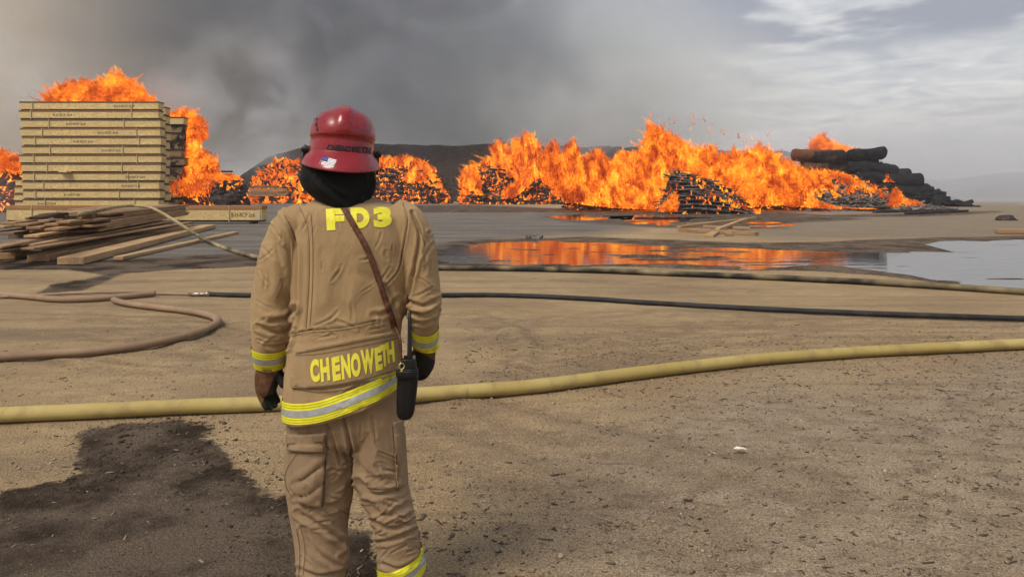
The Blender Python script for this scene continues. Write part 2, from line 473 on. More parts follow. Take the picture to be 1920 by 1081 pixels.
# ================================================================== flames
mf = Mat('flame')
heat = mf.attr('heat'); tip = mf.attr('tip')
po = mf.pos()
vs = mf.map(po, (1, .12, .50))
wrp = mf.n('ShaderNodeVectorMath', operation='ADD'); mf.put(wrp.inputs[0], vs)
wv = mf.n('ShaderNodeVectorMath', operation='SCALE'); mf.put(wv.inputs[0], mf.noise(vs, 1.6, 2, color=True)); wv.inputs['Scale'].default_value = .9
mf.t.links.new(wv.outputs[0], wrp.inputs[1])
fil = mf.noise(wrp.outputs[0], 4.6, 6, .74, 1.4)
fil2 = mf.noise(wrp.outputs[0], .9, 3, .6, 1.2)
hh = mf.math('ADD', mf.math('ADD', heat, .31), mf.math('MULTIPLY', mf.math('SUBTRACT', fil, .5), 1.5))
hh = mf.math('ADD', hh, mf.math('MULTIPLY', mf.math('SUBTRACT', fil2, .5), 1.35))
fc = mf.cramp(hh, [(0.0, (.20, .022, .004)), (.25, (.60, .075, .006)), (.45, (.92, .22, .012)), (.62, (1.0, .37, .026)), (.80, (1.0, .53, .06)), (1.0, (1.0, .76, .20))])
em = mf.n('ShaderNodeEmission'); mf.put(em.inputs['Color'], fc); mf.put(em.inputs['Strength'], mf.ramp(hh, .0, 1.0, .58, 1.15))
tr = mf.n('ShaderNodeBsdfTransparent')
al = mf.math('SUBTRACT', mf.math('ADD', mf.math('MULTIPLY', fil, 1.0), .32), mf.math('MULTIPLY', tip, .62))
al = mf.ramp(al, .26, .62)
al = mf.math('MULTIPLY', al, mf.attr('solid'))
mx = mf.n('ShaderNodeMixShader'); mf.put(mx.inputs[0], al); mf.t.links.new(tr.outputs[0], mx.inputs[1]); mf.t.links.new(em.outputs[0], mx.inputs[2])
mf.t.links.new(mx.outputs[0], mf.out.inputs['Surface'])
mf.m.cycles.emission_sampling = 'NONE'
FLAME = mf.m

def licks(P, h, w, lean, heat0, tip0, rng, solid=1.0, S=6, K=5):
    """many separate tongues of flame: rooted at P, h high, w wide, each bent and twisted"""
    N = len(P)
    t = np.linspace(0, 1, S + 1)[:-1]
    yaw = rng.uniform(0, 2 * np.pi, N); ph = rng.uniform(0, 2 * np.pi, N); fr = rng.uniform(.5, 1.2, N)
    amp = w * rng.uniform(.6, 2.0, N); rl = rng.normal(0, .42, (2, N))
    tt = np.append(t, 1.0)
    cen = P[:, None] + np.stack([
        (lean[0] + rl[0])[:, None] * h[:, None] * tt ** 1.2 + amp[:, None] * np.sin(ph[:, None] + fr[:, None] * 6.28 * tt) * tt * np.cos(yaw)[:, None] * .8,
        (lean[1] + rl[1])[:, None] * h[:, None] * tt ** 1.2 + amp[:, None] * np.sin(ph[:, None] + fr[:, None] * 6.28 * tt) * tt * np.sin(yaw)[:, None] * .8,
        h[:, None] * tt * np.ones_like(tt)], -1)
    prof = np.sin(np.pi * (0.22 + .78 * t)) ** .9
    a = np.linspace(0, 2 * np.pi, K, endpoint=False)
    tw = yaw[:, None] + t[None] * rng.uniform(-1.2, 1.2, N)[:, None]
    ax = np.stack([np.cos(tw), np.sin(tw), np.zeros_like(tw)], -1)
    bx_ = np.stack([-np.sin(tw), np.cos(tw), np.zeros_like(tw)], -1)
    rw = w[:, None] * prof[None]
    ring = cen[:, :-1, None] + rw[..., None, None] * (np.cos(a)[None, None, :, None] * ax[:, :, None] + .45 * np.sin(a)[None, None, :, None] * bx_[:, :, None])
    V = np.concatenate([ring.reshape(N, S * K, 3), cen[:, -1:]], 1)
    nv = S * K + 1
    F = []
    for s in range(S - 1):
        for k in range(K):
            k2 = (k + 1) % K
            F += [(s * K + k, s * K + k2, (s + 1) * K + k2), (s * K + k, (s + 1) * K + k2, (s + 1) * K + k)]
    for k in range(K): F.append(((S - 1) * K + k, (S - 1) * K + (k + 1) % K, S * K))
    F = np.array(F)
    F = (F[None] + (np.arange(N) * nv)[:, None, None]).reshape(-1, 3)
    tv = np.concatenate([np.repeat(t, K), [1.0]])
    H = heat0[:, None] + (.05 - .12 * tv)[None]
    Tp = np.clip(tip0[:, None] * (.4 + .6 * tv[None]) + .35 * tv[None] ** 2, 0, 1.2)
    return V.reshape(-1, 3), F, H.ravel(), Tp.ravel(), np.repeat(np.broadcast_to(solid, (N,)), nv)
def flame_mesh(parts):
    off = 0; Vs = []; Fs = []; H = []; T = []; So = []
    for V, F, h, t, s in parts:
        Vs.append(V); Fs.append(F + off); off += len(V); H.append(h); T.append(t); So.append(s)
    me = new_mesh('flames', np.concatenate(Vs), np.concatenate(Fs), True)
    set_attr(me, 'heat', np.concatenate(H)); set_attr(me, 'tip', np.concatenate(T)); set_attr(me, 'solid', np.concatenate(So))
    me.materials.append(FLAME)
    return me
def flames(me, _m, parent):
    return tag(link('flames', me, None, parent), kind='stuff')
def front(top, base, Y, thick, N, size, seed, lean=(-.24, 0), red=None, heat=.58, solid=1.0, jag=.16, edge=.5):
    """a wall of fire whose crest follows a line of points"""
    rng = np.random.default_rng(seed); N = int(N * 3.4); size = size * .52
    pxs = np.array([p[0] for p in top], float)
    px = rng.uniform(pxs[0], pxs[-1], N)
    ty = np.interp(px, pxs, [p[1] for p in top]); by = np.interp(px, [p[0] for p in base], [p[1] for p in base])
    yo = rng.uniform(-1, 1, N)
    k = (px - 960) / FPX * Y
    ztop = np.array([D(960, v, Y)[2] for v in ty]); zb = np.array([D(960, v, Y)[2] for v in by])
    zb = np.maximum(zb, 0)
    wob = 1 + jag * fbm(np.c_[k * 1.3, yo * thick * 1.3, np.zeros(N)], 1.0, 3, seed)
    H = np.maximum((ztop - zb) * wob * (1 - .35 * np.abs(yo) ** 1.5), .05)
    h = size * rng.uniform(.5, 1.5, N) * np.clip(H / 3, .35, 1.3)
    h = np.minimum(h, H * .95)
    uu = rng.uniform(0, 1, N) ** .9
    z = zb + uu * (H - h)
    w = h * rng.uniform(.14, .34, N)
    rel = (z + h - zb) / H
    P = np.c_[k + lean[0] * (z - zb) * .4, Y + yo * thick, z]
    ht = heat + .10 * rng.normal(0, .5, N) + .10 - .30 * np.clip(rel - .25, 0, 1)
    if red is not None:
        ht = ht - red(px, np.interp(z + h * .5, [0, 1], [0, 1]), rng)
    tp = np.clip((rel - (1 - edge)) / edge, 0, 1) * .55
    return licks(P, h, w, lean, ht, tp, rng, solid * (.86 - .50 * np.clip((rel - .40) / .60, 0, 1)))
def spots(P, h, seed, heat=.6, lean=(-.15, 0)):
    rng = np.random.default_rng(seed); N = len(P)
    hh_ = h * rng.uniform(.5, 1.6, N)
    return licks(np.asarray(P, float), hh_, hh_ * rng.uniform(.2, .4, N), lean, heat + .2 * rng.normal(0, .5, N), np.full(N, .15), rng, 1.0, 4, 5)

# ------------------------------------------------------------------ burnt wood
mc = Mat('charred_wood'); c = mc.pos()
nz = mc.noise(c, 2.2, 5, .6); nf = mc.noise(c, 14, 3, .6)
col = mc.mix(mc.ramp(nz, .35, .7), (.012, .010, .010), (.075, .058, .050))
col = mc.mix(mc.ramp(nf, .52, .75, 0, .7), col, (.19, .165, .15))
mc.bsdf(col, .9, mc.bump(nf, .6, .06), .2)
CHAR = mc.m
ma = Mat('ash_grey_wood'); c = ma.pos()
nz = ma.noise(c, 1.4, 5, .6); nf = ma.noise(c, 11, 4, .65)
col = ma.mix(ma.ramp(nz, .35, .65), (.030, .026, .025), (.20, .175, .155))
col = ma.mix(ma.ramp(nf, .5, .72, 0, .8), col, (.36, .33, .30))
ma.bsdf(col, .95, ma.bump(nf, .6, .06), .15)
ASH = ma.m
me_ = Mat('glowing_embers'); c = me_.pos()
nz = me_.noise(c, 2.6, 5, .65, .6)
bs = me_.bsdf(me_.mix(nz, (.015, .012, .012), (.10, .06, .045)), .9)
hot = me_.ramp(nz, .53, .66)
me_.put(bs.inputs['Emission Color'], me_.mix(hot, (.6, .04, .004), (1.0, .30, .04)))
me_.put(bs.inputs['Emission Strength'], me_.math('MULTIPLY', hot, 1.1))
me_.m.cycles.emission_sampling = 'NONE'
EMBER = me_.m
mm = Mat('bark_mulch'); c = mm.pos()
nz = mm.noise(c, .25, 5, .6); nf = mm.noise(c, 1.6, 5, .7)
mm.bsdf(mm.mix(mm.ramp(nf, .3, .7), mm.mix(nz, (.018, .012, .010), (.045, .031, .025)), (.085, .062, .051)), .98, mm.bump(nf, 1.0, 1.2), .1)
MULCH = mm.m

def mound_mesh(name, x0, x1, Y, depth, top, seed, rough=.12, nx=90, ny=26, z0=-.15):
    """heap with a ridge line; top = [(x, z)...]"""
    xs = np.linspace(x0, x1, nx); tz = np.interp(xs, [p[0] for p in top], [p[1] for p in top])
    t = np.linspace(0, 1, ny)
    prof = np.interp(t, [0, .12, .42, .6, .8, 1], [0, .34, .95, 1, .7, 0])
    Xm, Tm = np.meshgrid(xs, t)
    Z = tz[None] * prof[:, None]
    Ym = Y + (Tm - .55) * depth
    P = np.c_[Xm.ravel(), Ym.ravel(), Z.ravel()]
    sc = max(.2, .9 / max(1, tz.max() / 4))
    nn = fbm(P, sc, 4, seed, .6) + .5 * fbm(P, sc * 4, 3, seed + 2, .6)
    P[:, 2] = P[:, 2] * (1 + rough * nn) + rough * .4 * nn * np.minimum(1, P[:, 2])
    P[:, 1] += rough * 2.0 * fbm(P, sc, 3, seed + 5)
    P[:, 2] += z0 * (prof[:, None] * np.ones_like(Xm) < .02).ravel()
    i = np.arange(ny - 1)[:, None] * nx + np.arange(nx - 1)[None]
    F = np.stack([i, i + 1, i + nx + 1, i + nx], -1).reshape(-1, 4)
    return new_mesh(name, P, F, True), P.reshape(ny, nx, 3)
def slats_on(grid, N, L, wdt, th, seed, tmin=0.0, tmax=.62, tilt=.25, lift=.0, zmax=99):
    """loose burnt boards lying over the front slope of a heap"""
    rng = np.random.default_rng(seed); ny, nx, _ = grid.shape
    M = Multi()
    for _ in range(N):
        i = int(rng.uniform(tmin, tmax) * (ny - 2)); j = int(rng.uniform(0.03, .97) * (nx - 2))
        p = grid[i, j] + np.array([0, -.1, lift + rng.uniform(0, .12)])
        if p[2] > zmax: continue
        l = L * rng.uniform(.4, 1.2)
        mt = Matrix.Translation(Vector(p)) @ Matrix.Rotation(rng.normal(0, .35), 4, 'Z') @ Matrix.Rotation(rng.normal(0, tilt), 4, 'Y') @ Matrix.Rotation(rng.normal(.2, .4), 4, 'X')
        M.box((l, wdt * rng.uniform(.6, 1.4), th * rng.uniform(.6, 1.5)), mt)
    return M.mesh('charred_slats')
def surf_pts(grid, N, seed, tmin=.0, tmax=.6, jmin=0, jmax=1, bias=None):
    rng = np.random.default_rng(seed); ny, nx, _ = grid.shape
    i = (rng.uniform(tmin, tmax, N) * (ny - 1)).astype(int); j = (rng.uniform(jmin, jmax, N) * (nx - 1)).astype(int)
    P = grid[i, j] + np.c_[rng.normal(0, .12, N), np.full(N, -.12), np.full(N, -.02)]
    if bias is not None: P = P[bias(P, rng)]
    return P
def xz(pts, Y): return [(D(p[0], p[1], Y)[0], D(p[0], p[1], Y)[2]) for p in pts]
def burn(name, label, cat='burning heap'):
    return tag(empty(name), label, cat)

# ---- long dark mulch bank behind everything
YM = 128.0
top = xz([(440, 352), (480, 325), (520, 298), (565, 281), (700, 272), (780, 272), (860, 276), (950, 270), (1060, 276), (1200, 276), (1330, 284), (1450, 284), (1550, 300), (1640, 340), (1680, 358)], YM + 16)
me, _ = mound_mesh('bark_bank', top[0][0], top[-1][0], YM + 14, 40, top, 3, .07, 220, 40)
tag(link('bark_bank', me, MULCH), 'long dark bank of bark mulch stretching behind the flames', 'bark pile')

# ---- heap A: right of the helmet
YA = 104.0
hA = burn('burning_heap', 'charred wood heap burning along its ridge beside the red helmet')
top = xz([(660, 372), (690, 320), (705, 303), (740, 298), (780, 300), (805, 318), (825, 345), (845, 374)], YA)
me, gA = mound_mesh('mound', top[0][0], top[-1][0], YA, 12, top, 11, .10)
link('mound', me, EMBER, hA)
tag(link('charred_slats', slats_on(gA, 420, 2.2, .25, .10, 12), CHAR, hA), kind='stuff')
pa = [front([(640, 330), (660, 320), (700, 292), (720, 285), (745, 290), (765, 283), (780, 293), (795, 292), (805, 300), (812, 308)], [(640, 345), (700, 318), (745, 318), (780, 318), (800, 325), (812, 335)], YA - 1.5, 2.0, 420, 1.7, 1, heat=.68),
      front([(795, 300), (812, 305), (820, 318), (830, 340), (842, 362)], [(795, 322), (812, 345), (824, 360), (842, 374)], YA - 2.2, 1.2, 170, 1.4, 2, heat=.72),
      front([(758, 325), (770, 310), (785, 312), (800, 330)], [(758, 345), (800, 345)], YA - 4.4, .8, 90, 1.4, 3, heat=.68),
      spots(surf_pts(gA, 420, 4), .45, 5, .55)]
flames(flame_mesh(pa), None, hA)

# ---- heap B: two humps with fire between
YB = 98.0
hB = burn('burning_heap', 'charred wood heap with two dark humps under tall square-topped flames')
top = xz([(865, 376), (885, 330), (905, 312), (935, 308), (950, 322), (965, 345), (985, 338), (1005, 330), (1030, 338), (1055, 362), (1075, 378)], YB)
me, gB = mound_mesh('mound', top[0][0], top[-1][0], YB, 10, top, 21, .12)
link('mound', me, EMBER, hB)
tag(link('charred_slats', slats_on(gB, 380, 2.0, .25, .10, 22), CHAR, hB), kind='stuff')
pb = [front([(868, 345), (880, 310), (895, 296), (908, 300), (922, 288), (935, 272), (942, 252), (950, 256), (965, 272), (973, 250), (980, 238), (1000, 237), (1012, 245), (1020, 275), (1030, 290), (1050, 285), (1075, 282)],
            [(868, 372), (900, 345), (950, 345), (1075, 345)], YB + 1.0, 2.6, 950, 2.2, 6, heat=.70),
      front([(866, 362), (880, 318), (893, 306), (905, 330)], [(866, 376), (905, 372)], YB - 3.6, .9, 170, 1.6, 7, heat=.72),
      front([(940, 352), (965, 335), (985, 322), (1000, 318), (1008, 330)], [(940, 376), (965, 372), (1008, 335)], YB - 4.6, 1.0, 260, 1.6, 8, heat=.74, lean=(.25, 0)),
      front([(1035, 350), (1055, 335), (1070, 345), (1080, 360)], [(1035, 376), (1080, 380)], YB - 4.0, 1.0, 150, 1.5, 9, heat=.64),
      spots(surf_pts(gB, 420, 10), .45, 11, .58)]
flames(flame_mesh(pb), None, hB)

# ---- heap C: the long wall of fire
YC = 66.0
hC = burn('burning_heap', 'longest wall of fire over heaped timber in the middle of the yard')
top = xz([(1060, 384), (1120, 345), (1200, 330), (1260, 322), (1330, 320), (1400, 322), (1480, 320), (1540, 335), (1600, 372)], YC + 3)
me, gC = mound_mesh('mound', top[0][0], top[-1][0], YC + 4, 12, top, 31, .12, 160, 26)
link('mound', me, EMBER, hC)
tag(link('charred_slats', slats_on(gC, 500, 2.2, .22, .09, 32), CHAR, hC), kind='stuff')
def redz(px, z, rng):
    a = .50 * np.exp(-((px - 1065) / 45) ** 2) + .46 * np.exp(-((px - 1200) / 75) ** 2 - ((z - 1.7) / 1.2) ** 2) + .44 * np.exp(-((px - 1275) / 40) ** 2 - ((z - 6.5) / 1.3) ** 2)
    return a
pc = [front([(1022, 318), (1030, 282), (1040, 262), (1047, 248), (1054, 268), (1066, 282), (1078, 262), (1084, 254), (1094, 272), (1108, 286), (1122, 272), (1134, 262), (1144, 290), (1160, 300), (1170, 278), (1190, 266), (1210, 272), (1222, 268), (1229, 222), (1233, 200), (1239, 222), (1262, 232), (1290, 246), (1330, 266), (1338, 255), (1350, 272), (1380, 276), (1420, 272), (1436, 256), (1446, 268), (1470, 276), (1490, 296), (1520, 312), (1545, 320)],
            [(1022, 345), (1060, 372), (1120, 385), (1200, 390), (1280, 385), (1400, 385), (1545, 388)], YC, 3.2, 3600, 1.5, 41, red=redz, heat=.66, edge=.4),
      front([(1060, 350), (1100, 335), (1160, 330), (1220, 330), (1262, 345), (1285, 375)], [(1060, 380), (1120, 388), (1190, 393), (1285, 398)], YC - 6.0, 2.2, 1300, 1.1, 42, red=redz, heat=.64),
      front([(1395, 345), (1410, 330), (1440, 325), (1480, 322), (1510, 352), (1530, 372), (1560, 384)], [(1395, 392), (1450, 385), (1500, 389), (1568, 392)], YC - 6.5, 1.8, 1000, 1.1, 43, heat=.70),
      front([(1470, 320), (1510, 312), (1545, 312), (1585, 318), (1605, 338), (1640, 362)], [(1470, 340), (1540, 334), (1600, 348), (1640, 366)], YC - 1.5, 1.0, 480, 1.0, 44, heat=.68)]
rng = np.random.default_rng(77)
# small tongues torn off above the crest
q = [(1335, 236), (1318, 218), (1357, 240), (1385, 250), (1400, 262), (1262, 222), (1300, 212), (1413, 258), (1300, 226), (1440, 246)]
q = np.array([D(x_, y_ + 9, YC) for x_, y_ in q]); q = np.repeat(q, 7, 0) + rng.normal(0, .16, (len(q) * 7, 3))
pc.append(licks(q, rng.uniform(.2, .6, len(q)), rng.uniform(.03, .07, len(q)), (-.25, 0), np.full(len(q), .4), np.full(len(q), .75), rng, .4))
flames(flame_mesh(pc), None, hC)

# ---- charred stack of thin boards standing in front of the fire
YS = 56.0
hS = tag(empty('charred_board_stack'), 'blackened slumping stack of thin boards in front of the fire wall', 'burnt stack')
top = xz([(1236, 402), (1248, 360), (1256, 330), (1268, 322), (1300, 328), (1330, 338), (1355, 352), (1380, 376), (1402, 404)], YS)
me, gS = mound_mesh('mound', top[0][0], top[-1][0], YS, 5.5, top, 51, .06)
link('mound', me, CHAR, hS)
rng = np.random.default_rng(5); M = Multi()
for k in range(300):
    i = int(rng.uniform(0, .62) * 24); j = int(rng.uniform(.02, .98) * 88)
    p = gS[i, j]; l = rng.uniform(.5, 1.9)
    cx = np.interp(p[0], [gS[0, 0, 0], gS[0, -1, 0]], [-1, 1])
    M.box((l, .34, rng.uniform(.035, .07)), Matrix.Translation(Vector((p[0] - .05, p[1] - .12, p[2]))) @ Matrix.Rotation(rng.normal(0, .12), 4, 'Z') @ Matrix.Rotation(.10 + .22 * cx + rng.normal(0, .05), 4, 'Y'))
tag(link('charred_slats', M.mesh('charred_slats'), ASH, hS), kind='stuff')
M = Multi()
for k in range(9):
    p = gS[int(rng.uniform(.3, .6) * 24), int(rng.uniform(.02, .35) * 88)]
    M.box((1.3, .2, .05), Matrix.Translation(Vector(p)) @ Matrix.Rotation(rng.normal(0, .4), 4, 'Z') @ Matrix.Rotation(rng.uniform(.15, .6), 4, 'Y'))
tag(link('splintered_ends', M.mesh('splintered_ends'), ASH, hS), kind='stuff')
ps = [spots(surf_pts(gS, 200, 52), .28, 53, .55),
      front([(1236, 385), (1250, 360), (1262, 352), (1270, 380)], [(1236, 398), (1270, 398)], YS - 3.2, .5, 130, .8, 54, heat=.68, lean=(.35, 0)),
      front([(1352, 372), (1372, 368), (1390, 385), (1402, 392)], [(1352, 378), (1390, 396), (1402, 398)], YS - 2.0, .5, 110, .7, 55, heat=.68)]
flames(flame_mesh(ps), None, hS)

# ---- grey ash slope on the right
YE = 63.0
hE = burn('ash_slope', 'grey ash-covered slope of burnt boards with fire along its upper edge')
top = xz([(1490, 394), (1510, 350), (1530, 335), (1570, 330), (1610, 342), (1650, 362), (1690, 380), (1725, 393)], YE + 2)
me, gE = mound_mesh('mound', top[0][0], top[-1][0], YE + 3, 10, top, 61, .09)
link('mound', me, ASH, hE)
tag(link('charred_slats', slats_on(gE, 1500, 1.0, .15, .07, 62), ASH, hE), kind='stuff')
pe = [spots(surf_pts(gE, 420, 63, .05, .6, 0, .75, lambda P, r: r.uniform(0, 1, len(P)) < np.clip((P[:, 2] - .55) / 1.6, 0.02, 1)), .42, 64, .62),
      front([(1585, 322), (1605, 330), (1630, 345), (1660, 362), (1680, 374)], [(1585, 345), (1630, 362), (1680, 382)], YE + .2, .8, 260, .8, 65, heat=.68),
      front([(1575, 384), (1600, 388), (1640, 388)], [(1575, 391), (1640, 393)], YE - 3.0, .5, 100, .45, 66, heat=.66)]
flames(flame_mesh(pe), None, hE)

# ---- small fire at the foot of the logs
YF = 62.0
hF = burn('burning_heap', 'small separate fire of broken wood at the foot of the log stack')
top = xz([(1655, 394), (1680, 382), (1710, 380), (1740, 388), (1775, 395)], YF)
me, gF = mound_mesh('mound', top[0][0], top[-1][0], YF, 4, top, 71, .2, 60, 18)
link('mound', me, CHAR, hF)
tag(link('charred_slats', slats_on(gF, 160, .9, .14, .06, 72), ASH, hF), kind='stuff')
flames(flame_mesh([front([(1662, 382), (1672, 370), (1678, 352), (1684, 345), (1692, 362), (1705, 370), (1720, 372), (1732, 380)], [(1662, 390), (1732, 392)], YF - .8, .7, 300, .9, 73, heat=.68)]), None, hF)

# ---- fire behind the stacked bundles
def wild(label, parts, Y, mtop, seed):
    h = burn('fire', label, 'fire')
    top = xz(mtop, Y)
    me, g = mound_mesh('mound', top[0][0], top[-1][0], Y, 5, top, seed, .15, 60, 18)
    link('mound', me, EMBER, h)
    flames(flame_mesh(parts), None, h)
    return h
YL = 62.0
wild('tall flames leaping above the top of the tall joist bundle stack', [
    front([(112, 176), (122, 160), (135, 146), (150, 138), (175, 142), (192, 147), (206, 148), (216, 130), (228, 122), (240, 126), (250, 143), (262, 140), (274, 158), (278, 180)], [(112, 230), (278, 230)], YL, 2.2, 900, 1.8, 81, heat=.66, solid=.92, edge=.6),
    front([(60, 330), (120, 200), (270, 200), (300, 330)], [(60, 390), (300, 390)], YL, 2.2, 400, 2.2, 82, heat=.6)], YL, [(40, 390), (120, 330), (240, 330), (310, 390)], 83)
wild('smoky red fire showing past the outer end of the tall stack', [
    front([(-60, 250), (-20, 262), (5, 272), (20, 268), (40, 285), (60, 300)], [(-60, 322), (60, 330)], YL - 3, 1.5, 420, 1.3, 84, heat=.40, solid=.75, edge=.8)], YL - 3, [(-90, 390), (-40, 318), (40, 318), (90, 390)], 85)
wild('column of fire rising beside the scorched bundle stack', [
    front([(312, 212), (322, 200), (340, 196), (362, 199), (380, 206), (393, 216), (388, 232), (380, 245)], [(312, 260), (345, 280), (380, 262)], 52, 1.3, 420, 1.2, 86, heat=.62, solid=.95, edge=.6),
    front([(325, 255), (345, 235), (372, 245), (382, 285), (400, 272), (414, 264), (421, 270), (414, 290), (400, 302)], [(325, 350), (370, 350), (400, 325)], 52, 1.4, 620, 1.2, 87, heat=.72),
    front([(318, 345), (345, 325), (375, 330), (395, 320), (420, 322), (440, 322), (446, 334)], [(318, 368), (380, 372), (400, 340), (446, 338)], 50, 1.2, 420, .8, 88, heat=.62, edge=.7)], 53, [(300, 392), (330, 350), (370, 345), (395, 388)], 89)
# ---- pale flames beyond the logs
wild('pale fire flaring up beyond the top of the log stack', [
    front([(1515, 288), (1528, 262), (1538, 244), (1546, 238), (1554, 252), (1568, 256), (1585, 266), (1612, 276)], [(1515, 300), (1612, 300)], 92, 2, 260, 1.8, 91, heat=.55, solid=.8, edge=.8)], 92, [(1480, 380), (1510, 300), (1600, 300), (1640, 380)], 92)
# ================================================================== joist bundles
mo = Mat('strand_board'); c = mo.coord()
fl = mo.vor(mo.map(c, (1, 1, 2.2)), 9, 'F1', 'Color')
f1 = mo.n('ShaderNodeSeparateColor'); mo.put(f1.inputs[0], fl)
fs = mo.noise(c, 11, 4, .75)
big = mo.noise(mo.map(c, (1, 1, 1)), .8, 3)
col = mo.mix(f1.outputs[0], (.56, .395, .16), (.80, .60, .285))
col = mo.mix(mo.ramp(fs, .50, .66, 0, .85), col, (.34, .225, .085))
col = mo.mix(mo.ramp(big, .4, .7, 0, .35), col, (.48, .35, .17))
col = mo.mix(mo.math('MULTIPLY', mo.rnd(), .35), col, (.52, .39, .19))
mo.bsdf(col, .85, mo.bump(fs, .4, .02), .2)
OSB = mo.m
def wood(name, a, b, dark, scale=1.0, grain_axis=(.25, 6, 6), spec=.2, grime=.5):
    m = Mat(name); c = m.coord()
    oi = m.n('ShaderNodeObjectInfo')
    off = m.n('ShaderNodeVectorMath', operation='ADD'); m.put(off.inputs[0], c)
    sc_ = m.math('MULTIPLY', oi.outputs['Random'], 40.0)
    cb = m.n('ShaderNodeCombineXYZ'); m.put(cb.inputs[0], sc_); m.put(cb.inputs[1], sc_)
    m.t.links.new(cb.outputs[0], off.inputs[1])
    g = m.noise(m.map(off.outputs[0], tuple(x * scale for x in grain_axis)), 3.0, 5, .65, .5)
    st = m.noise(off.outputs[0], .8 * scale, 4, .6)
    col = m.mix(m.ramp(g, .3, .7), a, b)
    col = m.mix(m.ramp(st, .48, .75, 0, grime), col, dark)
    tone = m.ramp(oi.outputs['Random'], 0, 1, .68, 1.18, False)
    cmb = m.n('ShaderNodeCombineColor')
    for i in range(3): m.put(cmb.inputs[i], tone)
    col = m.mix(1.0, col, cmb.outputs[0], 'MULTIPLY')
    m.bsdf(col, .8, m.bump(g, .35, .01), spec)
    return m.m
FLANGE = wood('flange_lumber', (.155, .085, .045), (.235, .135, .075), (.06, .035, .022))
FLANGE_RED = wood('reddish_flange_lumber', (.24, .115, .048), (.34, .175, .075), (.12, .06, .03), 1.0)
DARKW = wood('dark_lumber_painted_shade', (.055, .030, .018), (.085, .050, .030), (.03, .018, .012))  # dark wood; on the bottom flanges its colour paints in the gap's shade
STRAP = plain('strapping', (.50, .42, .26), .6)
INK = plain('stamp_ink', (.09, .065, .035), .9)

def text_mesh(txt, height, bold=0.0, width=None, spacing=1.0):
    """flat lettering in the XZ plane, left bottom at the origin"""
    cu = bpy.data.curves.new('lettering', 'FONT'); cu.body = txt; cu.size = 1.0; cu.offset = bold; cu.space_character = spacing
    cu.resolution_u = 4
    o = bpy.data.objects.new('lettering', cu); COL.objects.link(o)
    dg = bpy.context.evaluated_depsgraph_get()
    me = bpy.data.meshes.new_from_object(o.evaluated_get(dg))
    bpy.data.objects.remove(o)
    n = len(me.vertices); co = np.zeros(n * 3, np.float32); me.vertices.foreach_get('co', co); co = co.reshape(-1, 3)
    lo, hi = co.min(0), co.max(0)
    k = height / (hi[1] - lo[1]); kx = (width / (hi[0] - lo[0])) if width else k
    co2 = np.c_[(co[:, 0] - lo[0]) * kx, np.zeros(n), (co[:, 1] - lo[1]) * k]
    F = [tuple(p.vertices) for p in me.polygons]
    bpy.data.meshes.remove(me)
    return co2, F
ORD = ['topmost', 'second', 'third', 'fourth', 'fifth', 'sixth', 'seventh', 'eighth', 'ninth', 'tenth', 'eleventh', 'twelfth', 'thirteenth']
def bundle(x0, x1, y, z, h, dep, fl, label, group, stamp=None, straps=(), flange=None, web=None, burnt=False):
    L = x1 - x0
    o = tag(empty('joist_bundle', ((x0 + x1) / 2, y, z)), label, 'joist bundle', group)
    wb = web or OSB; fg = flange or FLANGE
    gap = h * .10
    link('bottom_flange', box_mesh('bottom_flange', L - .06, dep - .14, gap, (0, dep / 2, gap / 2)), DARKW, o)  # inset and coloured dark brown so the gap's shade is painted in
    link('web_panel', box_mesh('web_panel', L, dep, h - gap - fl, (0, dep / 2, gap + (h - gap - fl) / 2), .012), wb, o)
    link('top_flange', box_mesh('top_flange', L + .04, dep + .05, fl, (0, dep / 2, h - fl / 2), .008), fg, o)
    for sx in straps:
        link('strap', box_mesh('strap', .03, dep + .10, h + .012, (sx - (x0 + x1) / 2, dep / 2, h / 2)), STRAP, o)
    if stamp:
        sx, txt, wd = stamp
        V, F = text_mesh(txt, h * .27, .01, wd)
        V = V + np.array([sx - (x0 + x1) / 2, -.006, gap + (h - gap - fl) * .30])
        link('stamp', new_mesh('stamp', V, F), INK, o)
    return o
YST = 41.0; kx = YST / FPX
def wx(px, Y): return (px - 960) / FPX * Y
PITCHZ = 16.6 * YST / FPX
z0 = D(960, 190, YST)[2] - 12 * PITCHZ
lefts = [37, 36, 39, 38, 42, 40, 35, 39, 40, 41, 43, 42]
rights = [297, 297, 300, 300, 302, 300, 302, 301, 300, 298, 300, 297]
stamps = [(214, 'B-H-RCP 2x4', 4.0), (100, 'B-H-RCP 2x4', 3.7), (123, 'B-H-RCP 2x4', 3.9), (184, 'B-H-RCP 2x4', 3.9), (138, 'B-H-RCP 2x4', 3.8), (190, 'B-H-RCP 2x4', 3.7), None, None, (235, 'B-H-RCP 2x4', 3.8), (228, 'B-H-RCP 2x4', 3.6), (120, 'B-H-RCP 2x4', 3.2), (70, 'B-H-RCP 2x4', 3.6)]
rng = random.Random(4)
for i in range(12):
    z = z0 + (11 - i) * PITCHZ
    st = stamps[i]
    if st: st = (wx(st[0], YST), st[1], st[2] * .28)
    bundle(wx(lefts[i], YST), wx(rights[i], YST), YST + rng.uniform(-.02, .05), z, PITCHZ - .004, .62, .075,
           ('topmost' if i == 0 else ORD[i] + ' from the top') + ' strand-board joist bundle in the tall clean stack', 'joist bundles of the tall clean stack', st,
           [wx(lefts[i] + rng.uniform(20, 60), YST), wx(rights[i] - rng.uniform(30, 80), YST)])
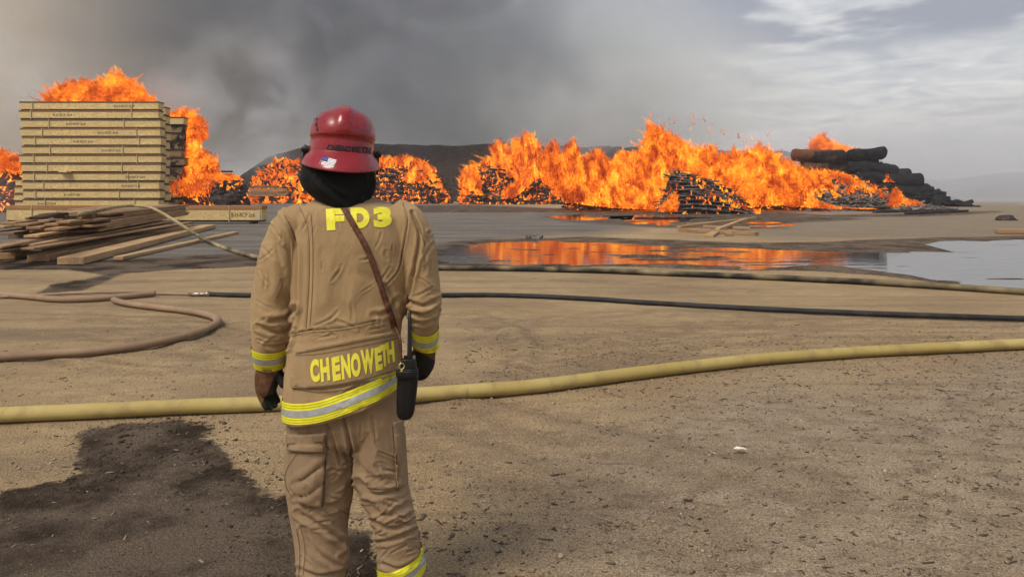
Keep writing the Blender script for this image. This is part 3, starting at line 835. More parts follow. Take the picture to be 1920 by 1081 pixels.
# loose offcut jammed between two bundles
o = tag(link('offcut', box_mesh('offcut', .55, .35, .10, (0, 0, 0), .01), OSB), 'short pale board offcut sticking out of the stack face', 'wood block')
o.location = (wx(124, YST), YST - .12, z0 + 4.10 * PITCHZ - .02); o.rotation_euler = (0, R(4), R(-14))
# timber bearers under the stack
for k_, px_ in enumerate((60, 170, 280)):
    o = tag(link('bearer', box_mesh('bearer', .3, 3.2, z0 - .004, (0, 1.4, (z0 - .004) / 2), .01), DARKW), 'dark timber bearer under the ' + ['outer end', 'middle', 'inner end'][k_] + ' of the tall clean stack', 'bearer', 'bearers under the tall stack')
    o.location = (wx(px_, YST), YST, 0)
# stack right behind
Y2 = 42.3
for i in range(12):
    bundle(wx(120, Y2), wx(308 + rng.uniform(-3, 2) + (2 if i else 0), Y2), Y2, z0 + (11 - i) * PITCHZ - .14, PITCHZ - .004, .62, .075,
           ('topmost' if i == 0 else ORD[i] + ' from the top') + ' bundle in the stack hidden just behind the clean one', 'joist bundles of the hidden stack')
# scorched stack to the side
Y3 = 50.0; P3 = 15.3 * Y3 / FPX; z3 = D(960, 219, Y3)[2] - 13 * P3
ms = Mat('scorched_strand_board'); c = ms.pos()
n1_ = ms.noise(c, 1.1, 5, .65, .5); f_ = ms.noise(c, 16, 4, .7)
ms.bsdf(ms.mix(ms.ramp(n1_, .46, .56), ms.mix(f_, (.15, .10, .05), (.30, .21, .11)), (.012, .010, .010)), .9, ms.bump(f_, .5, .03), .2)
SCORCH = ms.m
for i in range(12):
    r_ = [344, 341, 340, 338, 338, 345, 338, 336, 333, 335, 333, 334][i]
    bundle(wx(225, Y3), wx(r_ , Y3), Y3 + rng.uniform(0, .3), z3 + (12 - i) * P3, P3 - .004, .7, .08,
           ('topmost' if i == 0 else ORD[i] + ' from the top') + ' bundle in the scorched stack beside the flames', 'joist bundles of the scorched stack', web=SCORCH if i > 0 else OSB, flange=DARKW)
    if i % 2 == 1:
        pass
hgt = z3 + P3 - .004
for k_, px_ in enumerate((240, 320)):
    o = tag(link('bearer', box_mesh('bearer', .3, .8, hgt, (0, .4, hgt / 2), .01), CHAR), 'charred bearer under the ' + ['hidden', 'flame-side'][k_] + ' end of the scorched stack', 'bearer', 'bearers under the scorched stack')
    o.location = (wx(px_, Y3), Y3, 0)
# low stack behind on the far left
Y4 = 48.0
for i in range(5):
    bundle(wx(27 + rng.uniform(-2, 2), Y4), wx(150, Y4), Y4, .02 + i * .48, .476, .7, .08, ('topmost' if i == 0 else ORD[i] + ' from the top').replace('from the top', 'from the ground').replace('topmost', 'lowest') + ' bundle in the low stack peeping out past the tall one', 'joist bundles of the low stack', web=OSB)
# long single bundle lying in front
YB2 = 36.2
o = bundle(wx(12, YB2), wx(491, YB2), YB2, .10, .80, .75, .19, 'long low joist bundle with reddish top lying in front of the stacks', None,
       (wx(434, YB2), 'B-H-RCP 2x6', 1.15), [wx(60, YB2), wx(430, YB2)], FLANGE_RED)
link('end_post', box_mesh('end_post', .22, .06, .46, (wx(484, YB2) - (wx(12, YB2) + wx(491, YB2)) / 2, -.02, .08 + .25)), STRAP, o)
for k_, px_ in enumerate((30, 140, 260, 470)):
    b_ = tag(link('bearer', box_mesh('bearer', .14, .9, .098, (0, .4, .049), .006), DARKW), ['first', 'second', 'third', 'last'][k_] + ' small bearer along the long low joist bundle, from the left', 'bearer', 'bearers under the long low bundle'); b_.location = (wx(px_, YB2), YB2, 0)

# ================================================================== beams and boards
PALE = wood('pale_beam', (.34, .215, .105), (.48, .32, .165), (.15, .09, .05))
BROWN = wood('weathered_beam', (.26, .15, .072), (.40, .245, .125), (.075, .045, .028), grime=.7)
GREYB = wood('grey_board', (.20, .135, .085), (.32, .225, .145), (.05, .035, .026), grime=.7)
def beam(name, A, B, w, th, mat, label, cat='beam', group=None, roll=0.0, bevel=.012):
    A = Vector(A); B = Vector(B); d = B - A; L = d.length
    me = box_mesh(name, L, w, th, (0, 0, 0), min(bevel, th * .2))
    o = tag(link(name, me, mat), label, cat, group, 'thing')
    x = d.normalized(); up = Vector((0, 0, 1)); yv = up.cross(x).normalized(); zv = x.cross(yv)
    M = Matrix((x, yv, zv)).transposed().to_4x4()
    o.matrix_world = Matrix.Translation((A + B) / 2) @ M @ Matrix.Rotation(roll, 4, 'X')
    return o
rb = random.Random(12)
beam('plank', G(132, 489, .09), G(392, 424, .09), .52, .16, PALE, 'broad pale beam lying foremost on the ground by the lumber pile')
beam('plank', G(222, 484, .05), G(442, 436, .05), .22, .09, PALE, 'thin pale plank with its tip past the lumber pile')
beam('plank', G(72, 484, .09), G(350, 424, .09), .46, .15, BROWN, 'brown beam lying second in the row on the ground')
beam('plank', G(10, 480, .09), G(300, 421, .09), .42, .15, BROWN, 'brown beam lying third in the row on the ground')
beam('plank', G(-70, 476, .09), G(250, 421, .09), .42, .15, GREYB, 'weathered beam furthest under the lumber pile')
beam('plank', G(-60, 484, .06), G(40, 469, .06), .5, .10, GREYB, 'short grey plank at the edge of the lumber pile')
beam('plank', G(-30, 464, .26), G(82, 462, .26), .3, .2, GREYB, 'square sleeper laid across the ground beams, nearest', 'sleeper')
beam('plank', G(20, 440, .40), G(150, 439, .40), .3, .2, GREYB, 'square sleeper carrying the slanting lift of boards', 'sleeper')
beam('plank', G(80, 424, .40), G(240, 424, .40), .3, .2, GREYB, 'square sleeper under the middle of the slanting lift', 'sleeper')
# slanting lift of boards: five layers
near_l, near_r = np.array((-12.7, 17.4)), np.array((-10.35, 17.4))
far_l, far_r = np.array((-18.2, 35.2)), np.array((-15.0, 34.6))
nl = 7
for ly in range(nl):
    nb = 7
    for k in range(nb):
        t = (k + .5) / nb
        a = near_l + (near_r - near_l) * t; b_ = far_l + (far_r - far_l) * (k + .5) / nb
        n0 = rb.uniform(-.03, .17) + .014 * ly + .02 * (nb - 1 - k) * (ly > 3) + (.10 if k == nb - 1 and ly > 4 else 0)
        if ly == nl - 1 and k < 2: n0 += .1
        n1_ = rb.uniform(.90, 1.0)
        A = a + (b_ - a) * n0; B = a + (b_ - a) * n1_
        zA = .535 + ly * .0690 + rb.uniform(0, .004); zB = zA - .0
        nm = 'beam'
        beam('board', (A[0], A[1], zA), (B[0], B[1], zB), .32, .064, (BROWN, BROWN, PALE, GREYB)[rb.randrange(4)] if k < nb - 1 else (BROWN, PALE)[ly % 2],
             (['outermost', 'second', 'third', 'fourth', 'fifth', 'sixth', 'innermost'][nb - 1 - k] + ' board from the hose side in the ' + ['bottom', 'sixth', 'fifth', 'fourth', 'third', 'second', 'top'][ly] + ' layer of the slanting lift'), 'board', 'boards of the slanting lift')
WH = ['lowest', 'second', 'third', 'fourth', 'fifth', 'sixth', 'seventh', 'eighth', 'ninth', 'uppermost']
for k in range(10):
    xa, ya = rb.uniform(-40, 95), rb.uniform(452, 474); xb, yb = rb.uniform(250, 360), rb.uniform(407, 424)
    zz = .20 + .028 * k
    beam('board', G(xa, ya, zz), G(xb, yb, zz + .02), .26, .045, (BROWN, PALE, GREYB)[k % 3], WH[k] + ' of the thin loose boards fanned out beneath the slanting lift', 'board', 'loose boards fanned under the lift')
# short boards thrown on top
beam('board', G(68, 409, 1.03), G(100, 401, 1.05), .26, .06, DARKW, 'short dark offcut lying loose on the slanting lift', 'board')
beam('board', G(90, 404, 1.03), G(118, 401, 1.03), .24, .08, DARKW, 'blackened block end resting atop the slanting lift', 'board')
# scattered boards in front of the fire
sb = [((1272, 426, .16), (1416, 409, .38), .20, .12, PALE, 'long pale board slanting over the scattered heap by the puddle'),
      ((1276, 431, .07), (1419, 438, .07), .26, .14, BROWN, 'thick brown board lying flat in front of the scattered heap'),
      ((1290, 420, .10), (1400, 413, .22), .2, .10, GREYB, 'grey board at the back of the scattered heap'),
      ((1318, 424, .2), (1407, 428, .14), .2, .1, PALE, 'pale board crossing the middle of the scattered heap'),
      ((1345, 430, .16), (1398, 411, .42), .18, .1, PALE, 'short board tilted up in the scattered heap'),
      ((1330, 442, .05), (1345, 433, .05), .3, .1, PALE, 'pale stub poking out in front of the brown board'),
      ((1368, 440, .05), (1358, 432, .05), .26, .1, PALE, 'second pale stub just right of the first one'),
      ((1190, 408, .04), (1330, 408, .04), .28, .08, CHAR, 'thin black board lying in the far puddle'),
      ((1868, 433, .10), (1990, 433, .10), .28, .16, BROWN, 'lone brown board at the right edge of the yard'),
      ((1640, 397, .10), (1790, 394, .10), .4, .18, CHAR, 'charred beam lying at the foot of the log stack'),
      ((1700, 400, .10), (1812, 395, .10), .34, .16, CHAR, 'second charred beam in front of the log stack'),
      ((1560, 392, .1), (1700, 396, .1), .34, .16, CHAR, 'charred beam along the foot of the ash slope'),
      ((720, 381, .1), (822, 380, .1), .6, .25, CHAR, 'charred beam on the ground before the helmet-side heap')]
for A, B, w, th, mt_, lb in sb:
    beam('board', G(*A), G(*B), w, th, mt_, lb, 'board')
# dark lumps
def lump(name, c, r, seed, mat, label, cat):
    bm = bmesh.new(); bmesh.ops.create_icosphere(bm, subdivisions=3, radius=1)
    for v in bm.verts:
        d = v.co.normalized(); k = 1 + .45 * mnoise.fractal(d * 1.7 + Vector((seed, 0, seed)), .7, 2, 4)
        v.co = Vector((d.x * r[0] * k, d.y * r[1] * k, max(-.02, d.z * r[2] * k)))
    me = bpy.data.meshes.new(name); bm.to_mesh(me); bm.free()
    o = link(name, me, mat); o.location = c
    return tag(o, label, cat)
lump('charred_chunk', G(1885, 413), (.55, .4, .28), 1, CHAR, 'small charred chunk alone on the dirt at the right', 'debris')
lump('charred_chunk', G(443, 378), (1.0, .5, .35), 2, CHAR, 'dark charred chunk lying past the long low bundle', 'debris')
lump('charred_chunk', G(1003, 446), (.30, .2, .12), 3, ASH, 'small pale chunk at the rim of the broad puddle', 'debris')
# burnt heaps between the stacks and the helmet
YD = 84.0
hD = burn('burnt_heap', 'black collapsed heap of burnt wood beyond the long low bundle', 'burnt heap')
me, gD = mound_mesh('mound', *[xz([(p_, 380)], YD)[0][0] for p_ in (380, 462)], YD, 5, xz([(380, 388), (395, 352), (415, 340), (440, 342), (455, 350), (462, 388)], YD), 101, .3, 60, 18)
link('mound', me, CHAR, hD)
tag(link('charred_slats', slats_on(gD, 120, 1.6, .3, .2, 102), CHAR, hD), kind='stuff')
tag(link('flames', flame_mesh([spots(surf_pts(gD, 60, 103, .3, .6), .5, 104, .6)]), None, hD), kind='stuff')
for k, (a, b_, py_) in enumerate([(466, 536, 366), (468, 540, 361), (470, 538, 356), (476, 520, 350)]):
    Yk = 92.0
    z = D(960, py_, Yk)[2]
    beam('board', (wx(a, Yk), Yk, z), (wx(b_, Yk), Yk + .5, z), 1.6, .30, BROWN, ['lowest', 'second', 'third', 'topmost'][k] + ' plank of the small brown stack left of the helmet', 'plank', 'planks of the small brown stack')
for k in range(4):
    Yk = 60.0; z = D(960, 338 - 5.5 * k, Yk)[2]
    beam('board', (wx(398 + 4 * k, Yk), Yk, z), (wx(442 - 3 * k, Yk), Yk + .4, z), 1.2, .12, DARKW, ['lowest', 'second', 'third', 'topmost'][k] + ' slat of the small burning pallet stack', 'slat', 'slats of the burning pallet stack')
lump('charred_chunk', (wx(420, 60), 60.4, 0), (1.5, .9, 1.55), 9, CHAR, 'burnt block carrying the small burning pallet stack', 'debris')
YH = 108.0
hH = burn('burning_heap', 'heap of glowing broken wood just left of the red helmet')
top = xz([(462, 380), (490, 345), (510, 318), (530, 300), (550, 308), (575, 330), (610, 350), (660, 378)], YH)
me, gH = mound_mesh('mound', top[0][0], top[-1][0], YH, 11, top, 111, .2)
link('mound', me, EMBER, hH)
tag(link('charred_slats', slats_on(gH, 380, 2.6, .35, .15, 112, tilt=.5), CHAR, hH), kind='stuff')
tag(link('flames', flame_mesh([spots(surf_pts(gH, 900, 113), .75, 114, .62), front([(505, 335), (520, 318), (545, 318), (580, 345), (620, 352)], [(505, 350), (580, 362), (620, 372)], YH - 3, 1.5, 130, 1.2, 115, heat=.62)]), None, hH), kind='stuff')

# ================================================================== charred logs
ml = Mat('burnt_log'); c = ml.coord()
n_ = ml.noise(ml.map(c, (1, 2.5, 2.5)), 1.2, 5, .62); n2_ = ml.noise(c, .5, 3)
ml.bsdf(ml.mix(ml.ramp(n_, .35, .7), (.008, .008, .010), (.030, .028, .030)), .92, ml.bump(n_, 1.0, .2), .1)
LOG = ml.m
mlr = Mat('scorched_bark_log'); c = mlr.coord(); n_ = mlr.noise(mlr.map(c, (1, 2.5, 2.5)), 1.2, 5, .62); n2_ = mlr.noise(c, .6, 3)
mlr.bsdf(mlr.mix(mlr.ramp(n2_, .42, .6), mlr.mix(n_, (.09, .035, .018), (.17, .075, .04)), (.014, .012, .012)), .85, mlr.bump(n_, .8, .12), .2)
def log(x0, y0, x1, y1, rp, Y, seed, label, mat=LOG, dy=.6):
    A = np.array(D(x0, y0, Y)); B = np.array(D(x1, y1, Y)); B[1] += dy
    r = rp * Y / FPX; n = 34
    t = np.linspace(0, 1, n)[:, None]
    P = A + (B - A) * t
    L = np.linalg.norm(B - A); s = t[:, 0] * L
    e = np.minimum(s, L - s)
    rad = r * np.sqrt(np.clip(1 - (1 - np.clip(e / (r * .55), 0, 1)) ** 2, .02, 1)) * (1 + .06 * np.sin(s * 1.3 + seed))
    V, F = tube(P, rad, 18)
    q = fbm(V, .9, 4, seed, .6)
    cen = np.repeat(P, 18, 0)
    q2 = fbm(V, .35, 3, seed + 9)
    V = cen + (V - cen) * (1 + .34 * q + .30 * q2)[:, None]; V[:, 2] += .25 * fbm(cen, .25, 2, seed + 3)
    c = V.mean(0)
    o = link('charred_log', new_mesh('charred_log', V - c, F, True), mat); o.location = c
    return tag(o, label, 'log', 'logs of the burnt log stack')
YG = 80.0
log(1588, 290, 1666, 286, 12, YG, 1, 'thick charred log lying alone on top of the log stack')
log(1484, 291, 1590, 292, 12, YG - .4, 2, 'reddish scorched log in the top row next to the flames', mlr.m)
log(1540, 300, 1652, 304, 11, YG + .6, 3, 'charred log just under the lone top log')
log(1500, 313, 1600, 314, 13, YG, 4, 'charred log behind the flames in the second row', mlr.m)
log(1585, 313, 1688, 318, 13, YG, 5, 'charred log in the second row with its blunt end in the open')
log(1600, 333, 1735, 338, 14, YG - .3, 6, 'long charred log in the middle row reaching out to the right')
log(1500, 336, 1620, 338, 14, YG + .5, 7, 'charred log in the middle row behind the ash slope')
log(1620, 354, 1750, 358, 14, YG - .5, 8, 'long charred log in the fourth row')
log(1500, 358, 1640, 360, 14, YG + .6, 9, 'charred log in the fourth row behind the ash slope')
log(1650, 374, 1772, 375, 12, YG - .2, 10, 'lowest charred log with its end on the ground')
log(1520, 377, 1660, 378, 12, YG + .4, 11, 'lowest charred log behind the ash slope')
log(1596, 322, 1712, 324, 9, YG + 1.6, 12, 'thin charred log wedged behind the second row')
log(1610, 345, 1725, 347, 9, YG + 1.6, 13, 'thin charred log wedged behind the middle row')
hM = tag(empty('burnt_log_heap'), 'black slumped heap of burnt bark packed in among the logs', 'burnt heap')
top = xz([(1470, 392), (1490, 320), (1530, 304), (1590, 306), (1640, 316), (1690, 332), (1730, 352), (1765, 375), (1800, 394)], YG + 2)
me, gM = mound_mesh('mound', top[0][0], top[-1][0], YG + 2, 7, top, 131, .22, 90, 22)
link('mound', me, LOG, hM)
tag(link('charred_slats', slats_on(gM, 160, 1.8, .4, .25, 132, tilt=.3), LOG, hM), kind='stuff')
# flames licking at the log stack
fL = burn('fire', 'small tongues of fire licking up the dark log stack', 'fire')
tag(link('flames', flame_mesh([front([(1658, 338), (1664, 322), (1672, 335), (1678, 342)], [(1658, 342), (1678, 342)], YG - 2.4, .25, 40, .8, 121, heat=.55), front([(1655, 352), (1660, 346), (1666, 354)], [(1655, 356), (1666, 356)], YG - 2.4, .2, 16, .6, 122, heat=.5)]), None, fL), kind='stuff')
# ================================================================== fire hoses
def hose_mat(name, a, b, dirt, dark=None, dirtf=.6):
    m = Mat(name); p = m.pos()
    wv = m.noise(p, 260, 2, .5); st = m.noise(p, 5.5, 5, .62); st2 = m.noise(m.map(p, (1, 1, 1)), 1.3, 3, .6); band = m.noise(m.map(p, (9, 2, 2)), 1.2, 3, .6)
    col = m.mix(m.ramp(st2, .35, .65), a, b)
    col = m.mix(m.ramp(st, .46, .74, 0, dirtf), col, dirt)
    col = m.mix(m.ramp(band, .60, .74, 0, .35), col, tuple(x * .45 for x in dirt))
    if dark is not None:
        col = m.mix(m.attr('char'), col, dark)
    n_ = m.bump(m.math('ADD', m.math('MULTIPLY', wv, .5), st), .35, .006)
    m.bsdf(col, .75, n_, .25)
    return m.m
YEL = hose_mat('yellow_hose_jacket', (.36, .272, .085), (.43, .335, .125), (.24, .175, .085))
BRN = hose_mat('brown_hose_jacket', (.25, .165, .10), (.31, .21, .13), (.20, .13, .08))
BLK = hose_mat('black_hose_jacket', (.018, .018, .020), (.034, .033, .034), (.10, .075, .055), None, .35)
OLV = hose_mat('stained_hose_jacket', (.33, .255, .12), (.42, .335, .175), (.20, .15, .085), (.022, .019, .017))
BRASS = plain('hose_coupling_metal', (.28, .24, .19), .4, .5, .25, 40, .8)
def hose(pts, r, mat, label, squash=.92, darkf=None, seed=0, n=14, name='fire_hose'):
    P = catmull(np.array(pts, float), n)
    j = fbm(P, .8, 3, seed)
    P[:, 1] += .012 * j
    k = 1 + .03 * fbm(P, 2.2, 3, seed + 4)
    o = tag(empty(name, tuple(P[0])), label, 'hose')
    V, F = tube(P - P[0], r * k, 20, squash)
    me = new_mesh('jacket', V, F, True)
    if darkf is not None:
        set_attr(me, 'char', np.clip(darkf(V + P[0]), 0, 1))
    link('jacket', me, mat, o)
    return o, P
def gr(pts, r): return [G(a, b, r) for a, b in pts]
ry = .057
hose(gr([(-260, 790), (-120, 784), (0, 777), (150, 771), (320, 763), (480, 757), (640, 749), (780, 739), (900, 731), (1000, 723), (1100, 711), (1200, 698), (1300, 686), (1400, 675), (1500, 667), (1600, 660), (1750, 652), (1920, 644), (2100, 634), (2300, 622)], ry), ry, YEL,
     'thick yellow supply hose running across the yard behind the firefighter', .90, seed=1)
rk = .036
o, P = hose(gr([(392, 551), (440, 552.5), (560, 555), (700, 555.5), (830, 553), (920, 552.5), (1010, 555), (1110, 560), (1200, 566), (1320, 573), (1480, 581), (1650, 588), (1800, 593), (1930, 597), (2100, 601), (2350, 606)], rk), rk, BLK,
     'black hose lying between the yellow hose and the stained hose', .95, seed=2)
rs = .055
def darkf(V):
    px = np.array([to_px(*v)[0] for v in V])
    a = np.interp(px, [0, 330, 360, 395, 402, 420, 428, 470, 800, 960, 1100, 1300, 2200], [0, 0, .75, .8, .1, .1, .75, .6, .95, .95, .9, .75, .65])
    nn = fbm(V, 2.2, 4, 9, .6)
    zr = np.clip((.10 - V[:, 2]) / .10, 0, 1) * (px > 500)  # besides the char along its length, darker towards the underside
    return np.clip(a + .9 * nn + .35 * zr - .12, 0, 1)
pts = [D(150, 401, 18.4), D(200, 390.5, 23.5), D(245, 385.6, 27), D(283, 389.5, 26.3), D(325, 412, 25.2), D(362, 436, 23.5), D(400, 456.5, 21.6), G(445, 472, rs), G(495, 484, rs), G(600, 496, rs), G(720, 501, rs), G(815, 502, rs), G(900, 502.5, rs), G(1000, 504, rs), G(1150, 508, rs), G(1300, 514, rs), G(1450, 520, rs), G(1600, 527, rs), G(1760, 536, rs), G(1930, 547, rs), G(2150, 560, rs), G(2400, 572, rs)]
hose(pts, rs, OLV, 'soot-stained pale hose arching over the lumber and along the broad puddle', .95, darkf, 3)
rb_ = .048
o, P = hose(gr([(-220, 540), (-80, 546), (0, 551.5), (55, 556), (110, 561), (170, 560), (230, 555.5), (290, 549.5)], rb_), rb_, BRN, 'brown hose with a blunt end leading in from the left edge', .9, seed=5)
# thin tail and coupling to the black hose
P2 = catmull(np.array(gr([(286, 550, ), (320, 550.5), (356, 551.5)], .022)), 8)
o2 = tag(empty('hose_tail', tuple(P2[0])), 'thin brown hose tail joining the blunt brown hose to the black one', 'hose')
V, F = tube(P2 - P2[0], .022, 14); link('jacket', new_mesh('jacket', V, F, True), BRN, o2)
P3_ = np.array(gr([(354, 551.4), (362, 551.5), (364, 551.5), (372, 551.6), (374, 551.6), (384, 551.3), (386, 551.3), (394, 551.2)], .036))
V, F = tube(P3_ - P2[0], np.array([.028, .03, .038, .038, .031, .031, .044, .044]), 16); link('coupling', new_mesh('coupling', V, F, True), BRASS, o2)
hose(gr([(-220, 684), (-90, 675), (0, 669), (90, 663), (170, 658), (250, 649), (320, 636), (375, 621), (404, 607), (406, 597), (385, 588.5), (345, 581.5), (300, 576.5), (262, 572), (236, 568), (222, 564.5), (214, 561.5)], .047), .047, BRN,
     'brown hose looping round in a wide bend at the left', .85, seed=7)
hose(gr([(-220, 556), (-60, 557), (30, 555), (80, 552.5), (150, 549), (230, 546.8), (285, 546.5)], .03), .03, BRN, 'thin flat brown hose running just behind the blunt one', .6, seed=8)

# ================================================================== litter: chips and grit on the dirt
rng = np.random.default_rng(8)
def chips(name, N, area, L, seed, mat, label, cl=None):
    rng = np.random.default_rng(seed)
    x = rng.uniform(area[0], area[1], N * 3); y_ = area[2] + (area[3] - area[2]) * rng.uniform(0, 1, N * 3) ** 1.5
    ok = np.abs(x) < .75 * y_ + .4
    den = fbm(np.c_[x, y_, np.zeros(len(x))], .8, 3, seed)
    den = den + .8 * fbm(np.c_[x, y_, np.zeros(len(x))], 3.5, 3, seed + 40)
    if cl is not None: ok &= (rng.uniform(-.75, .75, len(x)) < den + cl(x, y_))
    x, y_ = x[ok][:N], y_[ok][:N]; n = len(x)
    l = np.minimum(L * rng.lognormal(0, .6, n), .07); w = l * rng.uniform(.12, .35, n); th = np.minimum(w, .006) * rng.uniform(.4, .9, n)
    yaw = rng.normal(.15, .9, n)
    v = box_v(1, 1, 1)
    V = np.repeat(v[None], n, 0) * np.stack([l, w, th], -1)[:, None]
    V[:, :, 1] *= np.where(v[:, 0] > 0, rng.uniform(.2, 1, n)[:, None], 1)
    til = rng.normal(0, .18, n)
    ca, sa, ct, st_ = np.cos(yaw), np.sin(yaw), np.cos(til), np.sin(til)
    X_ = V[..., 0] * ct[:, None] - V[..., 2] * st_[:, None]; Z_ = V[..., 0] * st_[:, None] + V[..., 2] * ct[:, None]
    V = np.stack([X_ * ca[:, None] - V[..., 1] * sa[:, None] + x[:, None], X_ * sa[:, None] + V[..., 1] * ca[:, None] + y_[:, None], Z_ + (th * .5 + .002)[:, None]], -1)
    # settle on the uneven dirt
    idx = GB.ray_cast
    dz = np.array([ (lambda h_: h_[0].z if h_[0] else 0)(GB.ray_cast(Vector((a, b_, .5)), Vector((0, 0, -1)))) for a, b_ in zip(x, y_)])
    V[..., 2] += dz[:, None]
    F = (BOXF[None] + (np.arange(n) * 8)[:, None, None]).reshape(-1, 4)
    return tag(link(name, new_mesh(name, V.reshape(-1, 3), F), mat), label, 'debris', None, 'stuff')
_v = np.stack([gx, gy, gz], 1); sel = (ys > .5) & (ys < 13)
_r0 = np.argmax(sel); _r1 = len(ys) - np.argmax(sel[::-1])
_vv = _v.reshape(len(ys), len(u), 3)[_r0:_r1].reshape(-1, 3)
_nx = len(u); _i = (np.arange(_r1 - _r0 - 1)[:, None] * _nx + np.arange(_nx - 1)[None])
_ff = np.stack([_i, _i + 1, _i + _nx + 1, _i + _nx], -1).reshape(-1, 4)
GB = BVHTree.FromPolygons(_vv.tolist(), _ff.tolist())
CHIP_D = plain('dark_bark_chip', (.10, .072, .052), .9, .2, .5, 6)
CHIP_B = plain('brown_bark_chip', (.21, .152, .105), .9, .2, .5, 6)
CHIP_L = plain('pale_wood_chip', (.42, .32, .21), .9, .2, .35, 6)
chips('dark_chips', 9000, (-.5, 7.5, 2.3, 8.0), .0115, 1, CHIP_D, 'dark bark chips littering the damp dirt', lambda x, y_: -.25 + .35 * np.clip(x / 2, 0, 1))
chips('brown_chips', 12000, (-5, 8, 2.2, 9.0), .010, 2, CHIP_B, 'brown bark chips and splinters on the dirt', lambda x, y_: -.15 + .3 * np.clip(x / 2, 0, 1))
chips('pale_chips', 900, (-5, 8, 2.2, 9.0), .008, 3, CHIP_L, 'tiny pale wood slivers on the dirt', lambda x, y_: .1)
def crumbs(name, N, area, r, seed, mat, label, keep):
    rng = np.random.default_rng(seed)
    x = rng.uniform(area[0], area[1], N * 4); y_ = rng.uniform(area[2], area[3], N * 4)
    ok = keep(x, y_, rng) & (np.abs(x) < .75 * y_ + .4)
    x, y_ = x[ok][:N], y_[ok][:N]; n = len(x)
    v = np.array([(1, 0, 0), (-1, 0, 0), (0, 1, 0), (0, -1, 0), (0, 0, 1), (0, 0, -1)], float)
    f = np.array([(0, 2, 4), (2, 1, 4), (1, 3, 4), (3, 0, 4), (2, 0, 5), (1, 2, 5), (3, 1, 5), (0, 3, 5)])
    rr = r * rng.lognormal(0, .5, n)
    V = v[None] * rng.uniform(.55, 1.3, (n, 6, 1)) * rr[:, None, None] * np.array([1.2, 1, .75])
    a = rng.uniform(0, 6.28, n); ca, sa = np.cos(a)[:, None], np.sin(a)[:, None]
    dz = np.array([(lambda h_: h_[0].z if h_[0] else 0)(GB.ray_cast(Vector((p_, q_, .5)), Vector((0, 0, -1)))) for p_, q_ in zip(x, y_)])
    V = np.stack([V[..., 0] * ca - V[..., 1] * sa + x[:, None], V[..., 0] * sa + V[..., 1] * ca + y_[:, None], V[..., 2] + (dz + rr * .25)[:, None]], -1)
    return tag(link(name, new_mesh(name, V.reshape(-1, 3), (f[None] + (np.arange(n) * 6)[:, None, None]).reshape(-1, 3)), mat), label, 'debris', None, 'stuff')
WETP = gp([(165, 835), (160, 812), (240, 792), (330, 786), (384, 797), (378, 822), (430, 850), (478, 885), (530, 935), (610, 985), (690, 1005), (705, 1079), (600, 1300), (-700, 1300), (-500, 960), (0, 925), (120, 905), (175, 885), (160, 862)])
def in_wet(x, y_, r):
    s_ = poly_sd(x, y_, WETP) + .25 * fbm(np.c_[x, y_, 0 * x], 2.5, 3, 5)
    return r.uniform(0, 1, len(x)) < np.clip(.95 - np.abs(s_ + .12) / .42, .03, 1) * (s_ < .22)
crumbs('wet_soil_crumbs', 3500, (-3.2, .6, 2.2, 5.2), .0045, 21, plain('wet_soil', (.055, .039, .026), .9, .2, .4, 30), 'dark wet soil crumbs on the damp patch', in_wet)
crumbs('dry_soil_crumbs', 7000, (-4, 6, 2.3, 8.5), .0045, 22, plain('dry_soil', (.33, .245, .165), .95, .1, .35, 12), 'small dry soil crumbs strewn over the dirt', lambda x, y_, r: (poly_sd(x, y_, WETP) > .05) & (r.uniform(-.6, .6, len(x)) < fbm(np.c_[x, y_, 0 * x], 1.4, 4, 6)))
# white scrap
bm = bmesh.new()
vs = [bm.verts.new(p) for p in ((-.034, .008, .004), (-.012, .026, .010), (.026, .018, .006), (.036, -.014, .008), (.004, -.020, .014), (-.020, -.008, .007))]
f = bm.faces.new(vs); bmesh.ops.triangulate(bm, faces=[f]); bmesh.ops.solidify(bm, geom=bm.faces[:], thickness=.004)
me = bpy.data.meshes.new('paper_scrap'); bm.to_mesh(me); bm.free()
o = tag(link('paper_scrap', me, plain('white_scrap', (.78, .74, .66), .8)), 'small white scrap lying on the damp dirt', 'scrap'); o.location = G(1387, 843, .012)
# ================================================================== the firefighter
YP = 2.70
def remesh(V, F, voxel, smooth=6, lam=.5):
    me = new_mesh('tmp', V, F)
    o = bpy.data.objects.new('tmp', me); COL.objects.link(o)
    r_ = o.modifiers.new('r', 'REMESH'); r_.mode = 'VOXEL'; r_.voxel_size = voxel
    if smooth:
        s_ = o.modifiers.new('s', 'SMOOTH'); s_.iterations = smooth; s_.factor = lam
    dg = bpy.context.evaluated_depsgraph_get()
    out = bpy.data.meshes.new_from_object(o.evaluated_get(dg))
    bpy.data.objects.remove(o); bpy.data.meshes.remove(me)
    return out
def co_of(me):
    a = np.zeros(len(me.vertices) * 3, np.float32); me.vertices.foreach_get('co', a); return a.reshape(-1, 3).astype(float)
def no_of(me):
    a = np.zeros(len(me.vertices) * 3, np.float32); me.vertices.foreach_get('normal', a); return a.reshape(-1, 3).astype(float)
def set_co(me, V):
    me.vertices.foreach_set('co', np.asarray(V, np.float32).ravel()); me.update()
def bvh_of(me):
    return BVHTree.FromPolygons(co_of(me).tolist(), [tuple(p.vertices) for p in me.polygons])
def smooth_on(me): me.polygons.foreach_set('use_smooth', np.ones(len(me.polygons), bool)); return me
